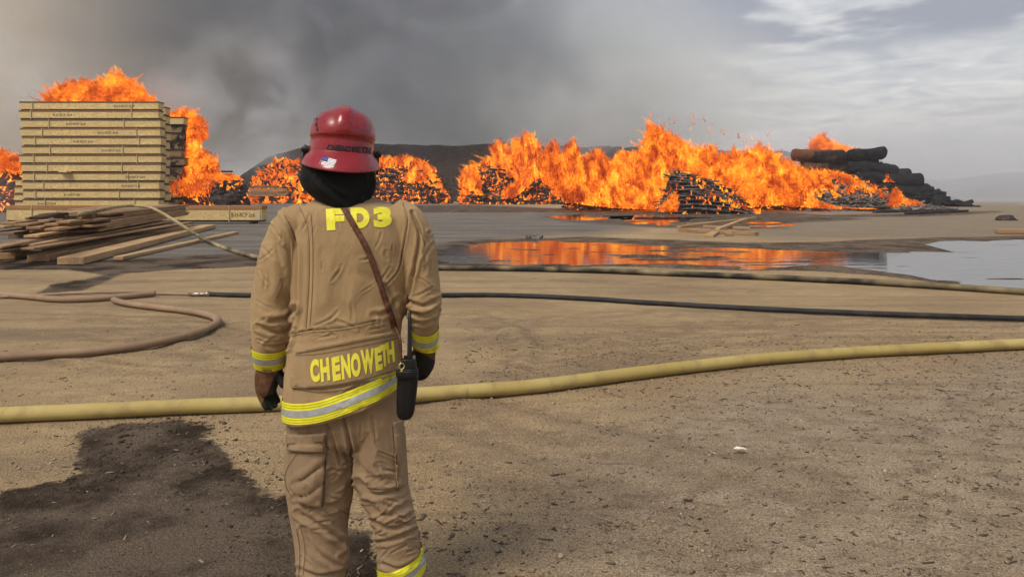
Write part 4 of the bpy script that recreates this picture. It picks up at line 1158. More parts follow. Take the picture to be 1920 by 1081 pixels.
def loft(rings, off=0):
    n = len(rings[0]); V = np.concatenate(rings); F = []
    for i in range(len(rings) - 1):
        for j in range(n):
            k = (j + 1) % n
            F.append((off + i * n + j, off + i * n + k, off + (i + 1) * n + k, off + (i + 1) * n + j))
    F.append(tuple(off + j for j in range(n))[::-1]); F.append(tuple(off + (len(rings) - 1) * n + j for j in range(n)))
    return V, F
def sup(a, n=2.4):
    c, s = np.cos(a), np.sin(a)
    return np.sign(c) * np.abs(c) ** (2 / n), np.sign(s) * np.abs(s) ** (2 / n)
ANG = np.linspace(0, 2 * np.pi, 48, endpoint=False)
def torso_ring(pl, pr, yl, yr, dep, yo=0.0, n=2.4, sag=0.0):
    """ring between two silhouette points; yl, yr rows of its left and right side"""
    cx, sx = sup(ANG, n)
    out = []
    for c_, s_ in zip(cx, sx):
        t = (c_ + 1) / 2
        px = pl + (pr - pl) * t; py = yl + (yr - yl) * t + sag * (1 - c_ * c_)
        q = D(px, py, YP + yo)
        out.append((q[0], YP + yo + dep * s_, q[2]))
    return np.array(out)
def limb(stations):
    """stations (px, py, Y, half width px, half depth m)"""
    C = np.array([D(p[0], p[1], p[2]) for p in stations]); hw = np.array([p[3] * p[2] / FPX for p in stations]); hd = np.array([p[4] for p in stations])
    Q = catmull(np.c_[C, hw, hd], 6); C, hw, hd = Q[:, :3], Q[:, 3], Q[:, 4]
    T = np.gradient(C, axis=0); T /= np.linalg.norm(T, axis=1)[:, None]
    rings = []
    for c_, t, w, d in zip(C, T, hw, hd):
        s = np.cross(t, (0, 1, 0)); s /= np.linalg.norm(s); f = np.cross(s, t)
        rings.append(c_ + w * np.cos(ANG)[:, None] * s + d * np.sin(ANG)[:, None] * f)
    return rings
def join(parts):
    V = []; F = []; n = 0
    for rings in parts:
        v, f = loft(rings, n); V.append(v); F += f; n += len(v)
    return np.concatenate(V), F
def small_creases(n, regions, seed):
    """short random creases; region = (x0, y0, x1, y1, angle deg, weight)"""
    rc = random.Random(seed); out = []
    for _ in range(n):
        x0_, y0_, x1_, y1_, ang, _w = rc.choices(regions, [q_[5] for q_ in regions])[0]
        x, y_ = rc.uniform(x0_, x1_), rc.uniform(y0_, y1_); a = R(ang + rc.gauss(0, 22)); L = rc.uniform(14, 38)
        dx, dy = math.cos(a) * L / 2, math.sin(a) * L / 2; bw = rc.uniform(-4, 4)
        out.append(([(x - dx, y_ - dy), (x + bw * dy / L, y_ - bw * dx / L), (x + dx, y_ + dy)], rc.uniform(1.2, 2.8), rc.uniform(2.2, 4.2), 'crease'))
    return out
def fold(me, lines, back=True, seed=0, noise_amp=.0035, noise_scale=9.0, stretch=(1, 1, .55)):
    """press creases and seams into cloth. line = (points, depth mm, width px, kind)"""
    V = co_of(me); N = no_of(me)
    ppx = np.array([to_px(*v) for v in V]); x, y = ppx[:, 0], ppx[:, 1]
    vis = np.clip((.35 - N[:, 1]) / .5, 0, 1)
    d = np.zeros(len(V))
    for pts, dep, wd, kind in lines:
        P = catmull(np.array(pts, float), 6) if len(pts) > 2 else np.array(pts, float)
        dist = line_d(x, y, P)
        if kind == 'crease': wd = wd * .62
        L = np.array([0]); 
        a = P[0]; b_ = P[-1]
        # fade at both ends
        da = np.hypot(x - a[0], y - a[1]); db = np.hypot(x - b_[0], y - b_[1])
        fade = np.clip(np.minimum(da, db) / (wd * 2.5) , .25, 1) if kind != 'seam' else 1
        if kind == 'seam': d += -dep * .001 * np.exp(-(dist / wd) ** 2) + .0006 * np.exp(-((dist - 2.2 * wd) / wd) ** 2)
        elif kind == 'crease': d += fade * .001 * dep * (-np.exp(-(dist / wd) ** 1.4) + .75 * np.exp(-((dist - 2.1 * wd) / (1.2 * wd)) ** 2))
        else: d += fade * .001 * dep * np.exp(-(dist / wd) ** 2)
    d *= vis * 1.5
    ca_ = V * np.array(stretch); ca_ = np.c_[ca_[:, 0] * .8 + ca_[:, 2] * .6, ca_[:, 1], (ca_[:, 2] * .8 - ca_[:, 0] * .6) * .45]
    tw = fbm(ca_, noise_scale * 2.6, 3, seed + 7); d += noise_amp * .5 * (1 - 2.2 * np.abs(tw)) * vis
    nz = fbm(V * np.array(stretch), noise_scale, 3, seed) * noise_amp * 1.6 + fbm(V * np.array(stretch), noise_scale * 3.1, 3, seed + 1) * noise_amp * .5
    V = V + N * (d + nz)[:, None]
    set_co(me, V)
    return me

# ---- cloth
def cloth(name, a, b, grime, gz0=0):
    m = Mat(name); c = m.pos()
    w = m.n('ShaderNodeTexWave'); m.put(w.inputs['Vector'], m.map(c, (1, 1, 1), rot=(0, R(45), 0))); w.inputs['Scale'].default_value = 260; w.inputs['Distortion'].default_value = 1.5
    n_ = m.noise(c, 6, 5, .6); n2_ = m.noise(c, 420, 2, .5); n3_ = m.noise(m.map(c, (1, 1, .4)), 14, 4, .62)
    col = m.mix(m.ramp(n_, .3, .7), a, b)
    col = m.mix(m.ramp(n3_, .48, .74, 0, .6), col, grime)
    soot = m.noise(c, 3.2, 6, .68, .4)
    col = m.mix(m.ramp(soot, .57, .78, 0, .32), col, tuple(x * .42 for x in grime))
    col = m.mix(m.ramp(n2_, .3, .7, 0, .25), col, tuple(x * .55 for x in a))
    n4_ = m.noise(m.map(c, (1, 1, .5), rot=(0, R(35), 0)), 36, 4, .6, .8)
    h = m.math('ADD', m.math('MULTIPLY', w.outputs['Fac'], .25), m.math('ADD', m.math('MULTIPLY', n2_, .5), m.math('ADD', m.math('MULTIPLY', n3_, 2.2), m.math('MULTIPLY', n4_, 1.2))))
    m.bsdf(col, .92, m.bump(h, .75, .006), .15, sheen=.08)
    return m.m
TAN = cloth('tan_turnout_cloth', (.49, .327, .160), (.54, .368, .188), (.40, .26, .124))
TAN2 = cloth('tan_trouser_cloth', (.38, .252, .140), (.425, .29, .168), (.295, .19, .104))
mk = Mat('black_hood_cloth'); n_ = mk.noise(mk.pos(), 22, 3, .5); mk.bsdf((.0045, .0045, .005), .8, mk.bump(n_, .3, .006), .22)
HOODM = mk.m
YELM = plain('lime_yellow_trim', (.78, .74, .03), .6, .3, .06, 40)
YELP = Mat('yellow_print'); n_ = YELP.noise(YELP.pos(), 60, 4, .65)
YELP.bsdf(YELP.mix(YELP.ramp(n_, .45, .75, 0, .45), (.80, .74, .05), (.55, .45, .06)), .6, None, .3); YELP = YELP.m
YELN = Mat('worn_yellow_print'); n_ = YELN.noise(YELN.pos(), 45, 4, .65)
YELN.bsdf(YELN.mix(YELN.ramp(n_, .45, .72, 0, .5), (.80, .71, .06), (.56, .46, .08)), .65, None, .25); YELN = YELN.m
SILV = plain('silver_reflective_tape', (.36, .37, .37), .45, .5, .10, 60, .2)
TRIML = plain('trim_stitch', (.36, .33, .02), .8)
BLACK = plain('black_leather', (.0045, .0045, .005), .5, .3, .3, 50, 0, .2)

firefighter = tag(empty('person', (D(650, 1118, YP)[0], YP, 0)), 'firefighter in tan turnout gear and red helmet, standing with back turned', 'person')
def fchild(name, me, mat, parent=None):
    """meshes are built where they stand; bring them into the figure's frame"""
    p_ = parent or firefighter
    o = link(name, me, mat, p_)
    o.matrix_parent_inverse = Matrix.Translation(firefighter.location).inverted() if p_ is firefighter else Matrix.Identity(4)
    return o

# ---- coat
T = [torso_ring(622, 688, 366, 368, .070, .02), torso_ring(604, 706, 371, 373, .085, .02), torso_ring(584, 726, 379, 379, .105, .01), torso_ring(566, 750, 391, 389, .125, 0), torso_ring(556, 764, 410, 406, .140, 0),
     torso_ring(553, 770, 450, 448, .150), torso_ring(553, 770, 520, 518, .150), torso_ring(552, 762, 580, 572, .148, 0), torso_ring(547, 752, 620, 606, .148), torso_ring(542, 748, 660, 634, .152),
     torso_ring(538, 747, 700, 664, .158, 0, 2.4, 4), torso_ring(536, 746, 740, 694, .164, 0, 2.4, 7), torso_ring(536, 746, 774, 718, .169, 0, 2.4, 9), torso_ring(536, 746, 784, 729, .170, 0, 2.4, 9)]
SL = limb([(584, 405, 2.71, 30, .085), (556, 425, 2.70, 40, .095), (538, 460, 2.70, 42, .095), (525, 510, 2.69, 42, .092), (516, 560, 2.69, 42, .090), (511, 600, 2.68, 38, .086), (508, 645, 2.69, 33, .076), (508, 684, 2.72, 27.5, .062), (508, 691, 2.72, 25, .058)])
SR = limb([(738, 400, 2.71, 30, .085), (762, 418, 2.70, 36, .095), (778, 455, 2.70, 35, .095), (788, 505, 2.70, 34, .090), (795, 550, 2.69, 31, .086), (797, 580, 2.70, 29, .080), (796, 610, 2.73, 25, .068), (796, 636, 2.77, 23.5, .060), (796, 643, 2.78, 22, .056)])
Vc, Fc = join([T, SL, SR])
coat_me = remesh(Vc, Fc, .0042, 16, .5)
fold(coat_me, [
    ([(560, 383), (577, 428), (580, 480), (579, 540), (574, 616)], 2.6, 2.4, 'seam'),
    ([(755, 378), (764, 414), (754, 476), (745, 510), (720, 537)], 3.2, 2.6, 'crease'),
    ([(532, 400), (548, 428), (556, 470), (556, 540), (556, 575), (549, 610), (541, 650)], 9, 5, 'crease'),
    ([(545, 626), (577, 619), (623, 616), (669, 609), (706, 600)], 2.2, 1.8, 'seam'),
    ([(772, 400), (786, 440), (778, 500), (766, 560), (764, 592)], 7, 4.5, 'crease'),
    ([(556, 577), (535, 596), (510, 600)], 7, 6, 'crease'), ([(549, 612), (520, 624), (486, 612)], 6, 6, 'crease'), ([(543, 640), (520, 650), (500, 646)], 4, 5, 'crease'),
    ([(500, 470), (520, 520), (508, 570)], 6, 9, 'ridge'), ([(530, 440), (538, 500), (545, 560)], 5, 8, 'ridge'), ([(483, 580), (500, 592), (530, 588)], 6, 7, 'ridge'),
    ([(764, 560), (790, 572), (822, 560)], 6, 5, 'crease'), ([(766, 580), (790, 590), (818, 582)], 6, 5, 'crease'), ([(772, 600), (795, 606), (812, 600)], 4, 5, 'crease'),
    ([(790, 470), (800, 520), (812, 548)], 5, 8, 'ridge'),
    ([(720, 536), (735, 560), (738, 590)], 5, 6, 'crease'), ([(700, 590), (725, 585), (745, 560)], 4, 6, 'crease'),
    ([(625, 460), (612, 540), (600, 600)], 5, 14, 'ridge'), ([(672, 470), (668, 540), (640, 600)], 4, 14, 'ridge'), ([(596, 440), (594, 520), (590, 600)], 3.5, 9, 'ridge'),
    ([(600, 560), (640, 580), (690, 570)], -4, 16, 'ridge'), ([(650, 500), (690, 520), (716, 540)], -3, 10, 'ridge'),
    ([(560, 640), (555, 690), (548, 730)], 5, 7, 'ridge'), ([(740, 600), (744, 640), (742, 690)], 6, 6, 'crease'),
    ([(580, 735), (640, 742), (700, 720)], -4, 8, 'ridge'), ([(560, 655), (620, 645), (690, 630)], 2.5, 4, 'ridge')] + small_creases(85, [(490, 430, 545, 560, 75, 1.2), (484, 560, 548, 650, 12, 2), (770, 430, 812, 540, 100, 1), (768, 540, 820, 615, -8, 1.6), (590, 440, 740, 600, 105, 1.6), (560, 590, 740, 640, -12, 1.2), (556, 400, 760, 440, 80, .5), (545, 720, 740, 770, -15, .6)], 6), seed=3, noise_amp=.0026, noise_scale=7)
smooth_on(coat_me)
coat = fchild('coat', coat_me, TAN)
CB = bvh_of(coat_me)
CAMV = Vector((0, 0, CAM_H))
def on(px, py, bvh=None):
    h = (bvh or CB).ray_cast(CAMV, Vector(ray(px, py)).normalized())
    return (h[0], h[1]) if h[0] else (None, None)
def patch(corner_fn, nu, nv, lift, thick, bvh=None, name='patch'):
    """cloth panel lying on a garment; corner_fn(u, v) -> photo position"""
    bvh = bvh or CB
    top = []; bot = []
    last = None
    for j in range(nv + 1):
        for i in range(nu + 1):
            px, py = corner_fn(i / nu, j / nv)
            p_, n_ = on(px, py, bvh)
            if p_ is None: p_, n_ = last
            last = (p_, n_)
            n_ = Vector((n_.x * .6, min(n_.y, -.3), n_.z * .6)).normalized()
            top.append(p_ + n_ * (lift + thick)); bot.append(p_ + n_ * (lift - .004))
    V = top + bot; n0 = len(top); F = []
    w = nu + 1
    for j in range(nv):
        for i in range(nu):
            a = j * w + i
            F.append((a, a + w, a + w + 1, a + 1)); F.append((n0 + a, n0 + a + 1, n0 + a + w + 1, n0 + a + w))
    edge = [i for i in range(w)] + [j * w + nu for j in range(1, nv + 1)] + [nv * w + i for i in range(nu - 1, -1, -1)] + [j * w for j in range(nv - 1, 0, -1)]
    for a, b_ in zip(edge, edge[1:] + edge[:1]): F.append((a, b_, n0 + b_, n0 + a))
    return new_mesh(name, V, F, True)
def bil(c00, c10, c11, c01, bow=(0, 0)):
    def f(u_, v_):
        x = (c00[0] * (1 - u_) + c10[0] * u_) * (1 - v_) + (c01[0] * (1 - u_) + c11[0] * u_) * v_
        y_ = (c00[1] * (1 - u_) + c10[1] * u_) * (1 - v_) + (c01[1] * (1 - u_) + c11[1] * u_) * v_
        y_ += 4 * u_ * (1 - u_) * (bow[0] * (1 - v_) + bow[1] * v_)
        return x, y_
    return f
# name panel on the coat tail
fchild('name_panel', patch(bil((552, 661), (747, 628), (746, 692), (549, 727), (-2, 9)), 44, 16, .001, .006, name='name_panel'), TAN, coat)
fchild('panel_welt', patch(bil((556, 656), (744, 619), (744, 626), (556, 662), (0, 0)), 40, 3, .003, .006, name='panel_welt'), TAN, coat)
fchild('side_tab', patch(bil((547, 702), (560, 702), (560, 726), (548, 726)), 6, 8, .002, .005, name='side_tab'), TAN, coat)
PB = BVHTree.FromPolygons(*(lambda ms_: (sum([co_of(m_).tolist() for m_ in ms_], []), [tuple(int(i) + o_ for i in p_.vertices) for m_, o_ in zip(ms_, np.cumsum([0] + [len(m_.vertices) for m_ in ms_[:-1]])) for p_ in m_.polygons]))([coat_me, coat.children[0].data]))
def letter_on(ch, fn, bold, lift, mat, parent, bvh, cuts=3, name='letter', shear=0):
    """a printed letter pressed onto cloth; fn(u, v) -> photo position (v up)"""
    V, F = text_mesh(ch, 1.0, bold, 1.0)
    bm = bmesh.new()
    vs = [bm.verts.new(p_) for p_ in V]
    for f in F:
        try: bm.faces.new([vs[i] for i in f])
        except ValueError: pass
    bmesh.ops.triangulate(bm, faces=bm.faces[:])
    for _ in range(cuts):
        e = [e_ for e_ in bm.edges if e_.calc_length() > .10]
        if e: bmesh.ops.subdivide_edges(bm, edges=e, cuts=1)
        bmesh.ops.triangulate(bm, faces=bm.faces[:])
    me = bpy.data.meshes.new(name)
    dead = []
    for v in bm.verts:
        p_, n_ = on(*fn(v.co.x, v.co.z), bvh)
        if p_ is None: dead.append(v); continue
        v.co = p_ + n_ * lift + (CAMV - p_).normalized() * .0008
    bmesh.ops.delete(bm, geom=dead, context='VERTS')
    bmesh.ops.recalc_face_normals(bm, faces=bm.faces[:])
    bm.to_mesh(me); bm.free()
    return fchild(name, me, mat, parent)
for ch, x0, x1, y0, y1 in (('F', 611, 645, 391, 431), ('D', 657, 692, 389, 428), ('3', 699, 733, 388, 426)):
    letter_on(ch, lambda u_, v_, a=x0, b_=x1, c_=y0, d_=y1: (a + (b_ - a) * u_ + (1 - v_) * 2, d_ + (c_ - d_) * v_ - (u_ - .5) * 2), .075, .0012, YELP, coat, CB)
nm = [('C', 582, 599, 673, 716), ('H', 601, 618, 671, 714), ('E', 623, 638, 668, 713), ('N', 640, 657, 664, 709), ('O', 658, 676, 661, 706), ('W', 677, 702, 654, 700), ('E', 703, 716, 650, 694), ('T', 713, 728, 645, 686), ('H', 725, 739, 640, 679)]
for ch, x0, x1, y0, y1 in nm:
    letter_on(ch, lambda u_, v_, a=x0, b_=x1, c_=y0, d_=y1: (a + (b_ - a) * u_ + (v_ - .5) * -3, d_ + (c_ - d_) * v_ - (u_ - .5) * 4), .06, .0012, YELN, coat, PB)
SEAM = plain('seam_stitching', (.17, .105, .052), .95)  # darker tan for the double-stitched seam lines
def strip(pts, wpx, bvh, name, parent, mat=SEAM, lift=.0006):
    P = catmull(np.array(pts, float), 10) if len(pts) > 2 else np.linspace(pts[0], pts[1], 16)
    V = []; ok = True
    for i, (px, py) in enumerate(P):
        t = P[min(len(P) - 1, i + 1)] - P[max(0, i - 1)]; t = t / (np.linalg.norm(t) + 1e-9); nr = np.array((-t[1], t[0]))
        row = []
        for s_ in (-.5, .5):
            q_ = (px + nr[0] * s_ * wpx, py + nr[1] * s_ * wpx); p_, n_ = on(q_[0], q_[1], bvh)
            if p_ is None: row = None; break
            row.append(p_ + n_ * lift + (CAMV - p_).normalized() * .0006)
        if row: V.append(row)
    F = [(2 * i, 2 * i + 1, 2 * i + 3, 2 * i + 2) for i in range(len(V) - 1)]
    return fchild(name, new_mesh(name, [p_ for r_ in V for p_ in r_], F, True), mat, parent)
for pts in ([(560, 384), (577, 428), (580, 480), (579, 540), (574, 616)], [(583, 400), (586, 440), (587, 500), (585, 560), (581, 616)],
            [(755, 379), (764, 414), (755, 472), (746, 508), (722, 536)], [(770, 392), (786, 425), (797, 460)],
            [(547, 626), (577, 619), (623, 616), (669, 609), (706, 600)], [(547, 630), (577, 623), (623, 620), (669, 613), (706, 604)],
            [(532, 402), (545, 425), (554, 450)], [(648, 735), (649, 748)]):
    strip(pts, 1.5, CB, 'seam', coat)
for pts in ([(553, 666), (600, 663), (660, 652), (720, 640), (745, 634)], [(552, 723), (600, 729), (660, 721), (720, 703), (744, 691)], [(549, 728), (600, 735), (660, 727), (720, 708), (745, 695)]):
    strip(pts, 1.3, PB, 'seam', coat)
# ---- reflective bands: wrapped right round the garment
def band(bvh, A, B, ts, n, lift, name, side=(0, 1, 0), shift=None, inward=False):
    """strip round the axis A-B; ts = rows along the axis (0..1); shift(angle) moves it along the axis"""
    A = Vector(A); B = Vector(B); ax = (B - A)
    e1 = Vector(side).cross(ax).normalized(); e2 = ax.normalized().cross(e1)
    V = []; w = len(ts)
    for i in range(n):
        a = 2 * math.pi * i / n
        d_ = e1 * math.cos(a) + e2 * math.sin(a)
        for t in ts:
            c_ = A + ax * t + ax.normalized() * (shift(a) if shift else 0)
            h = bvh.ray_cast(c_ + d_ * .6, -d_) if inward else bvh.ray_cast(c_, d_)
            p_ = h[0] if h[0] else c_ + d_ * .05
            V.append(p_ + d_ * lift)
    F = [(i * w + j, ((i + 1) % n) * w + j, ((i + 1) % n) * w + j + 1, i * w + j + 1) for i in range(n) for j in range(w - 1)]
    return new_mesh(name, V, F, True)
def trims(A, B, t0, t1, bvh, parent, n=120, shift=None, inward=False):
    dt = t1 - t0
    o = fchild('reflective_band', band(bvh, A, B, np.linspace(t0, t1, 8), n, .0040, 'reflective_band', shift=shift, inward=inward), YELM, parent)
    fchild('silver_stripe', band(bvh, A, B, np.linspace(t0 + dt * .34, t0 + dt * .66, 4), n, .0060, 'silver_stripe', shift=shift, inward=inward), SILV, parent)
    for f in (.10, .22, .78, .90):
        fchild('stitch_line', band(bvh, A, B, [t0 + dt * (f - .012), t0 + dt * (f + .012)], n, .0054, 'stitch_line', shift=shift, inward=inward), TRIML, parent)
# hem band: the tail hangs lower on the left
ax0 = Vector((D(642, 730, YP)[0], YP, D(642, 730, YP)[2]))
hemA = ax0 + Vector((0, 0, .3)); hemB = ax0 - Vector((0, 0, .3))
def hemshift(a):
    # along the axis (down = +): left side lower
    c_ = math.cos(a)
    e1 = Vector((0, 1, 0)).cross(hemB - hemA).normalized()
    sgn = 1 if e1.x > 0 else -1
    t = (1 + sgn * c_) / 2
    px_rows = 758 + (703 - 758) * t + 9 * (1 - c_ * c_)
    return (px_rows - 730) / 1387 * 2.70
trims(hemA, hemB, .5 - .060, .5 + .060, CB, coat, 160, hemshift, True)
def sleeve_band(st0, st1, t0, t1, sh=0.0):
    A = Vector(D(*st0)); B = Vector(D(*st1))
    trims(A, B, t0, t1, CB, coat, 90, (lambda a: sh * math.cos(a)))
sleeve_band((512, 600, 2.69), (507, 700, 2.73), .42, .80, .004)
sleeve_band((797, 560, 2.70), (796, 652, 2.79), .48, .92, -.010)

# ---- trousers
HP = [torso_ring(550, 742, 690, 670, .135), torso_ring(545, 748, 740, 735, .138), torso_ring(541, 755, 790, 786, .135), torso_ring(545, 750, 815, 812, .12), torso_ring(565, 730, 832, 830, .09)]
LL = limb([(600, 780, 2.70, 56, .120), (600, 840, 2.70, 63, .118), (600, 895, 2.70, 63, .115), (600, 945, 2.70, 57, .108), (602, 1000, 2.69, 49, .100), (606, 1040, 2.68, 49, .100), (604, 1075, 2.68, 44, .098), (603, 1100, 2.69, 43, .100)])
LR = limb([(703, 780, 2.70, 50, .120), (709, 840, 2.70, 50, .115), (715, 895, 2.70, 49, .110), (731, 945, 2.70, 41, .105), (744, 1000, 2.70, 39, .098), (749, 1040, 2.70, 41, .100), (755, 1075, 2.71, 43, .102), (757, 1100, 2.71, 43, .103)])
Vt, Ft = join([HP, LL, LR])
tr_me = remesh(Vt, Ft, .0044, 12, .5)
fold(tr_me, [
    ([(640, 778), (652, 810), (660, 850), (662, 900)], 8, 5, 'crease'), ([(605, 790), (620, 815), (640, 870)], 3.5, 5, 'crease'),
    ([(540, 812), (580, 812), (608, 806)], 1.6, 1.6, 'seam'), ([(612, 812), (608, 880), (604, 946)], 2, 2, 'seam'), ([(608, 946), (580, 948), (556, 938)], 1.6, 1.6, 'seam'),
    ([(556, 905), (580, 890), (606, 868)], 5, 7, 'crease'), ([(555, 930), (580, 925), (603, 905)], 4, 6, 'crease'), ([(560, 960), (600, 985), (650, 1020)], 6, 7, 'crease'),
    ([(570, 990), (590, 1030), (630, 1060)], 5, 7, 'crease'), ([(610, 950), (640, 940), (660, 900)], 4, 8, 'crease'), ([(560, 1000), (566, 1040), (565, 1080)], 2.6, 2, 'seam'),
    ([(600, 1000), (625, 1010), (650, 1000)], 5, 7, 'ridge'), ([(640, 1045), (652, 1035), (655, 1020)], 4, 6, 'crease'),
    ([(737, 800), (740, 840), (746, 880), (742, 905), (747, 922)], 3.5, 2.2, 'crease'), ([(667, 860), (690, 890), (730, 900)], 4, 8, 'crease'), ([(675, 900), (700, 925), (750, 918)], 5, 7, 'crease'),
    ([(690, 940), (720, 965), (765, 945)], 5, 7, 'crease'), ([(700, 975), (735, 990), (775, 975)], 5, 6, 'crease'), ([(712, 1015), (740, 1010), (775, 995)], 5, 6, 'crease'),
    ([(700, 800), (705, 840), (700, 880)], 3, 10, 'ridge'), ([(712, 1055), (750, 1065), (795, 1040)], 4, 6, 'crease'), ([(560, 1065), (600, 1080), (645, 1070)], 5, 6, 'crease')] + small_creases(80, [(550, 860, 655, 960, -25, 1), (560, 960, 650, 1075, 28, 1.5), (670, 850, 755, 950, 15, 1.3), (700, 950, 785, 1060, -15, 1.6), (560, 785, 740, 830, 85, .5)], 8), seed=11, noise_amp=.0028, noise_scale=7)
smooth_on(tr_me)
trousers = fchild('trousers', tr_me, TAN2)
TB = bvh_of(tr_me)
pk = fchild('cargo_pocket', patch(bil((542, 834), (609, 830), (605, 945), (560, 938), (0, 4)), 16, 26, .002, .010, TB, 'cargo_pocket'), TAN2, trousers)
TB2 = BVHTree.FromPolygons(co_of(tr_me).tolist() + co_of(pk.data).tolist(), [tuple(p_.vertices) for p_ in tr_me.polygons] + [tuple(i + len(tr_me.vertices) for i in p_.vertices) for p_ in pk.data.polygons])
fchild('pocket_flap', patch(bil((540, 815), (612, 811), (609, 846), (543, 843), (0, 1)), 18, 9, .003, .007, TB2, 'pocket_flap'), TAN2, trousers)
fchild('pocket_flap', patch(bil((736, 790), (757, 786), (756, 812), (738, 818), (0, 0)), 8, 8, .002, .006, TB, 'pocket_flap'), TAN2, trousers)
fchild('cargo_pocket', patch(bil((738, 812), (757, 812), (762, 905), (744, 915), (0, 0)), 8, 20, .001, .008, TB, 'cargo_pocket'), TAN2, trousers)
TB3 = BVHTree.FromPolygons(*(lambda ms_: (sum([co_of(m_).tolist() for m_ in ms_], []), [tuple(int(i) + int(o_) for i in p_.vertices) for m_, o_ in zip(ms_, np.cumsum([0] + [len(m_.vertices) for m_ in ms_[:-1]])) for p_ in m_.polygons]))([tr_me] + [c_.data for c_ in trousers.children]))
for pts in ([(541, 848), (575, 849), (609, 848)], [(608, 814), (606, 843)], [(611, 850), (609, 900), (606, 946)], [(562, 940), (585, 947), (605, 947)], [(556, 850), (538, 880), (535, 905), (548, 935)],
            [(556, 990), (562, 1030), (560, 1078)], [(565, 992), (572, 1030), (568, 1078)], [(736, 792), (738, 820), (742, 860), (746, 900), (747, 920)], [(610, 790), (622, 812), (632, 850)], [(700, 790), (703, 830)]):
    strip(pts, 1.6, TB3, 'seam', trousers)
def leg_band(st0, st1, t0, t1, sh):
    A = Vector(D(*st0)); B = Vector(D(*st1)); trims(A, B, t0, t1, TB, trousers, 90, (lambda a: sh * math.cos(a)))
leg_band((747, 1000, 2.70), (757, 1095, 2.71), .40, .80, .022)
leg_band((604, 1020, 2.68), (603, 1110, 2.69), .62, .95, .012)
# ---- boots
RUB = plain('black_rubber_boot', (.012, .012, .013), .5, .4, .3, 25)
for bx_, by_ in ((603, 2.70), (757, 2.71)):
    cx_ = D(bx_, 1100, by_)[0]
    rings = []
    for z_, fy, by2, w_ in ((0, .17, .115, .050), (.02, .20, .12, .056), (.05, .20, .118, .056), (.085, .17, .110, .054), (.11, .12, .105, .054), (.15, .08, .10, .056), (.30, .075, .09, .058)):
        r_ = []
        for a in ANG:
            s_ = math.sin(a); r_.append((cx_ + w_ * math.cos(a) * (1 if s_ < 0 else 1 - .18 * s_), by_ + .02 + (fy if s_ > 0 else by2) * s_, z_))
        rings.append(np.array(r_))
    V, F = loft(rings)
    fchild('boot', smooth_on(new_mesh('boot', V, F)), RUB)

# ---- gloves
mg = Mat('work_glove_leather'); c = mg.pos()
gk = mg.attr('black'); n_ = mg.noise(c, 40, 4, .6)
gk2 = mg.ramp(mg.math('ADD', gk, mg.math('MULTIPLY', mg.math('SUBTRACT', n_, .5), .6)), .42, .60)
mg.bsdf(mg.mix(gk2, mg.mix(mg.ramp(n_, .3, .7), (.060, .026, .010), (.125, .056, .022)), (.008, .008, .008)), .7, mg.bump(mg.noise(c, 90, 4), .35, .004), .3)
GLOVE = mg.m
def glove(parts, blackf, name):
    V = []; F = []; n = 0
    for pts in parts:
        rings = limb(pts); v, f = loft(rings, n); V.append(v); F += f; n += len(v)
        # rounded tip
        tip = v[-48:].mean(0)
    me = remesh(np.concatenate(V), F, .0030, 5, .5)
    Vv = co_of(me); N = no_of(me)
    Vv = Vv + N * (.0016 * fbm(Vv, 38, 3, 4))[:, None]
    set_co(me, Vv)
    px = np.array([to_px(*v) for v in Vv])
    set_attr(me, 'black', blackf(px[:, 0], px[:, 1]))
    smooth_on(me)
    return fchild(name, me, GLOVE)
gl = [[(507, 672, 2.71, 23, .050), (506, 690, 2.71, 24, .048), (501, 710, 2.70, 23, .040), (499, 728, 2.69, 20, .030), (501, 740, 2.69, 17, .024)],
      [(519, 695, 2.70, 9, .022), (527, 708, 2.69, 8.5, .020), (531, 720, 2.68, 7.5, .018), (531.5, 726, 2.68, 5, .012)],                     # thumb
      [(488, 730, 2.685, 6.5, .014), (489, 742, 2.68, 6.2, .0135), (494, 754, 2.675, 5.8, .0125), (500, 764, 2.672, 5.2, .0115), (503, 767, 2.672, 3, .007)],   # index
      [(497, 734, 2.70, 6.5, .014), (499, 746, 2.695, 6.2, .0135), (504, 757, 2.69, 5.8, .0125), (509, 765, 2.685, 5, .0115), (511, 767, 2.685, 3, .007)],
      [(505, 734, 2.715, 6.5, .014), (508, 745, 2.71, 6, .013), (513, 755, 2.705, 5.6, .012), (517, 761, 2.70, 5, .011), (519, 763, 2.70, 3, .007)],
      [(512, 730, 2.73, 6, .013), (515, 740, 2.725, 5.6, .012), (520, 749, 2.72, 5, .011), (523, 754, 2.715, 3.5, .008)]]
glove(gl, lambda x, y: np.clip((x - 503) / 16 + (y - 716) / 34, 0, 1) * np.clip((y - 690) / 8, 0, 1), 'glove')
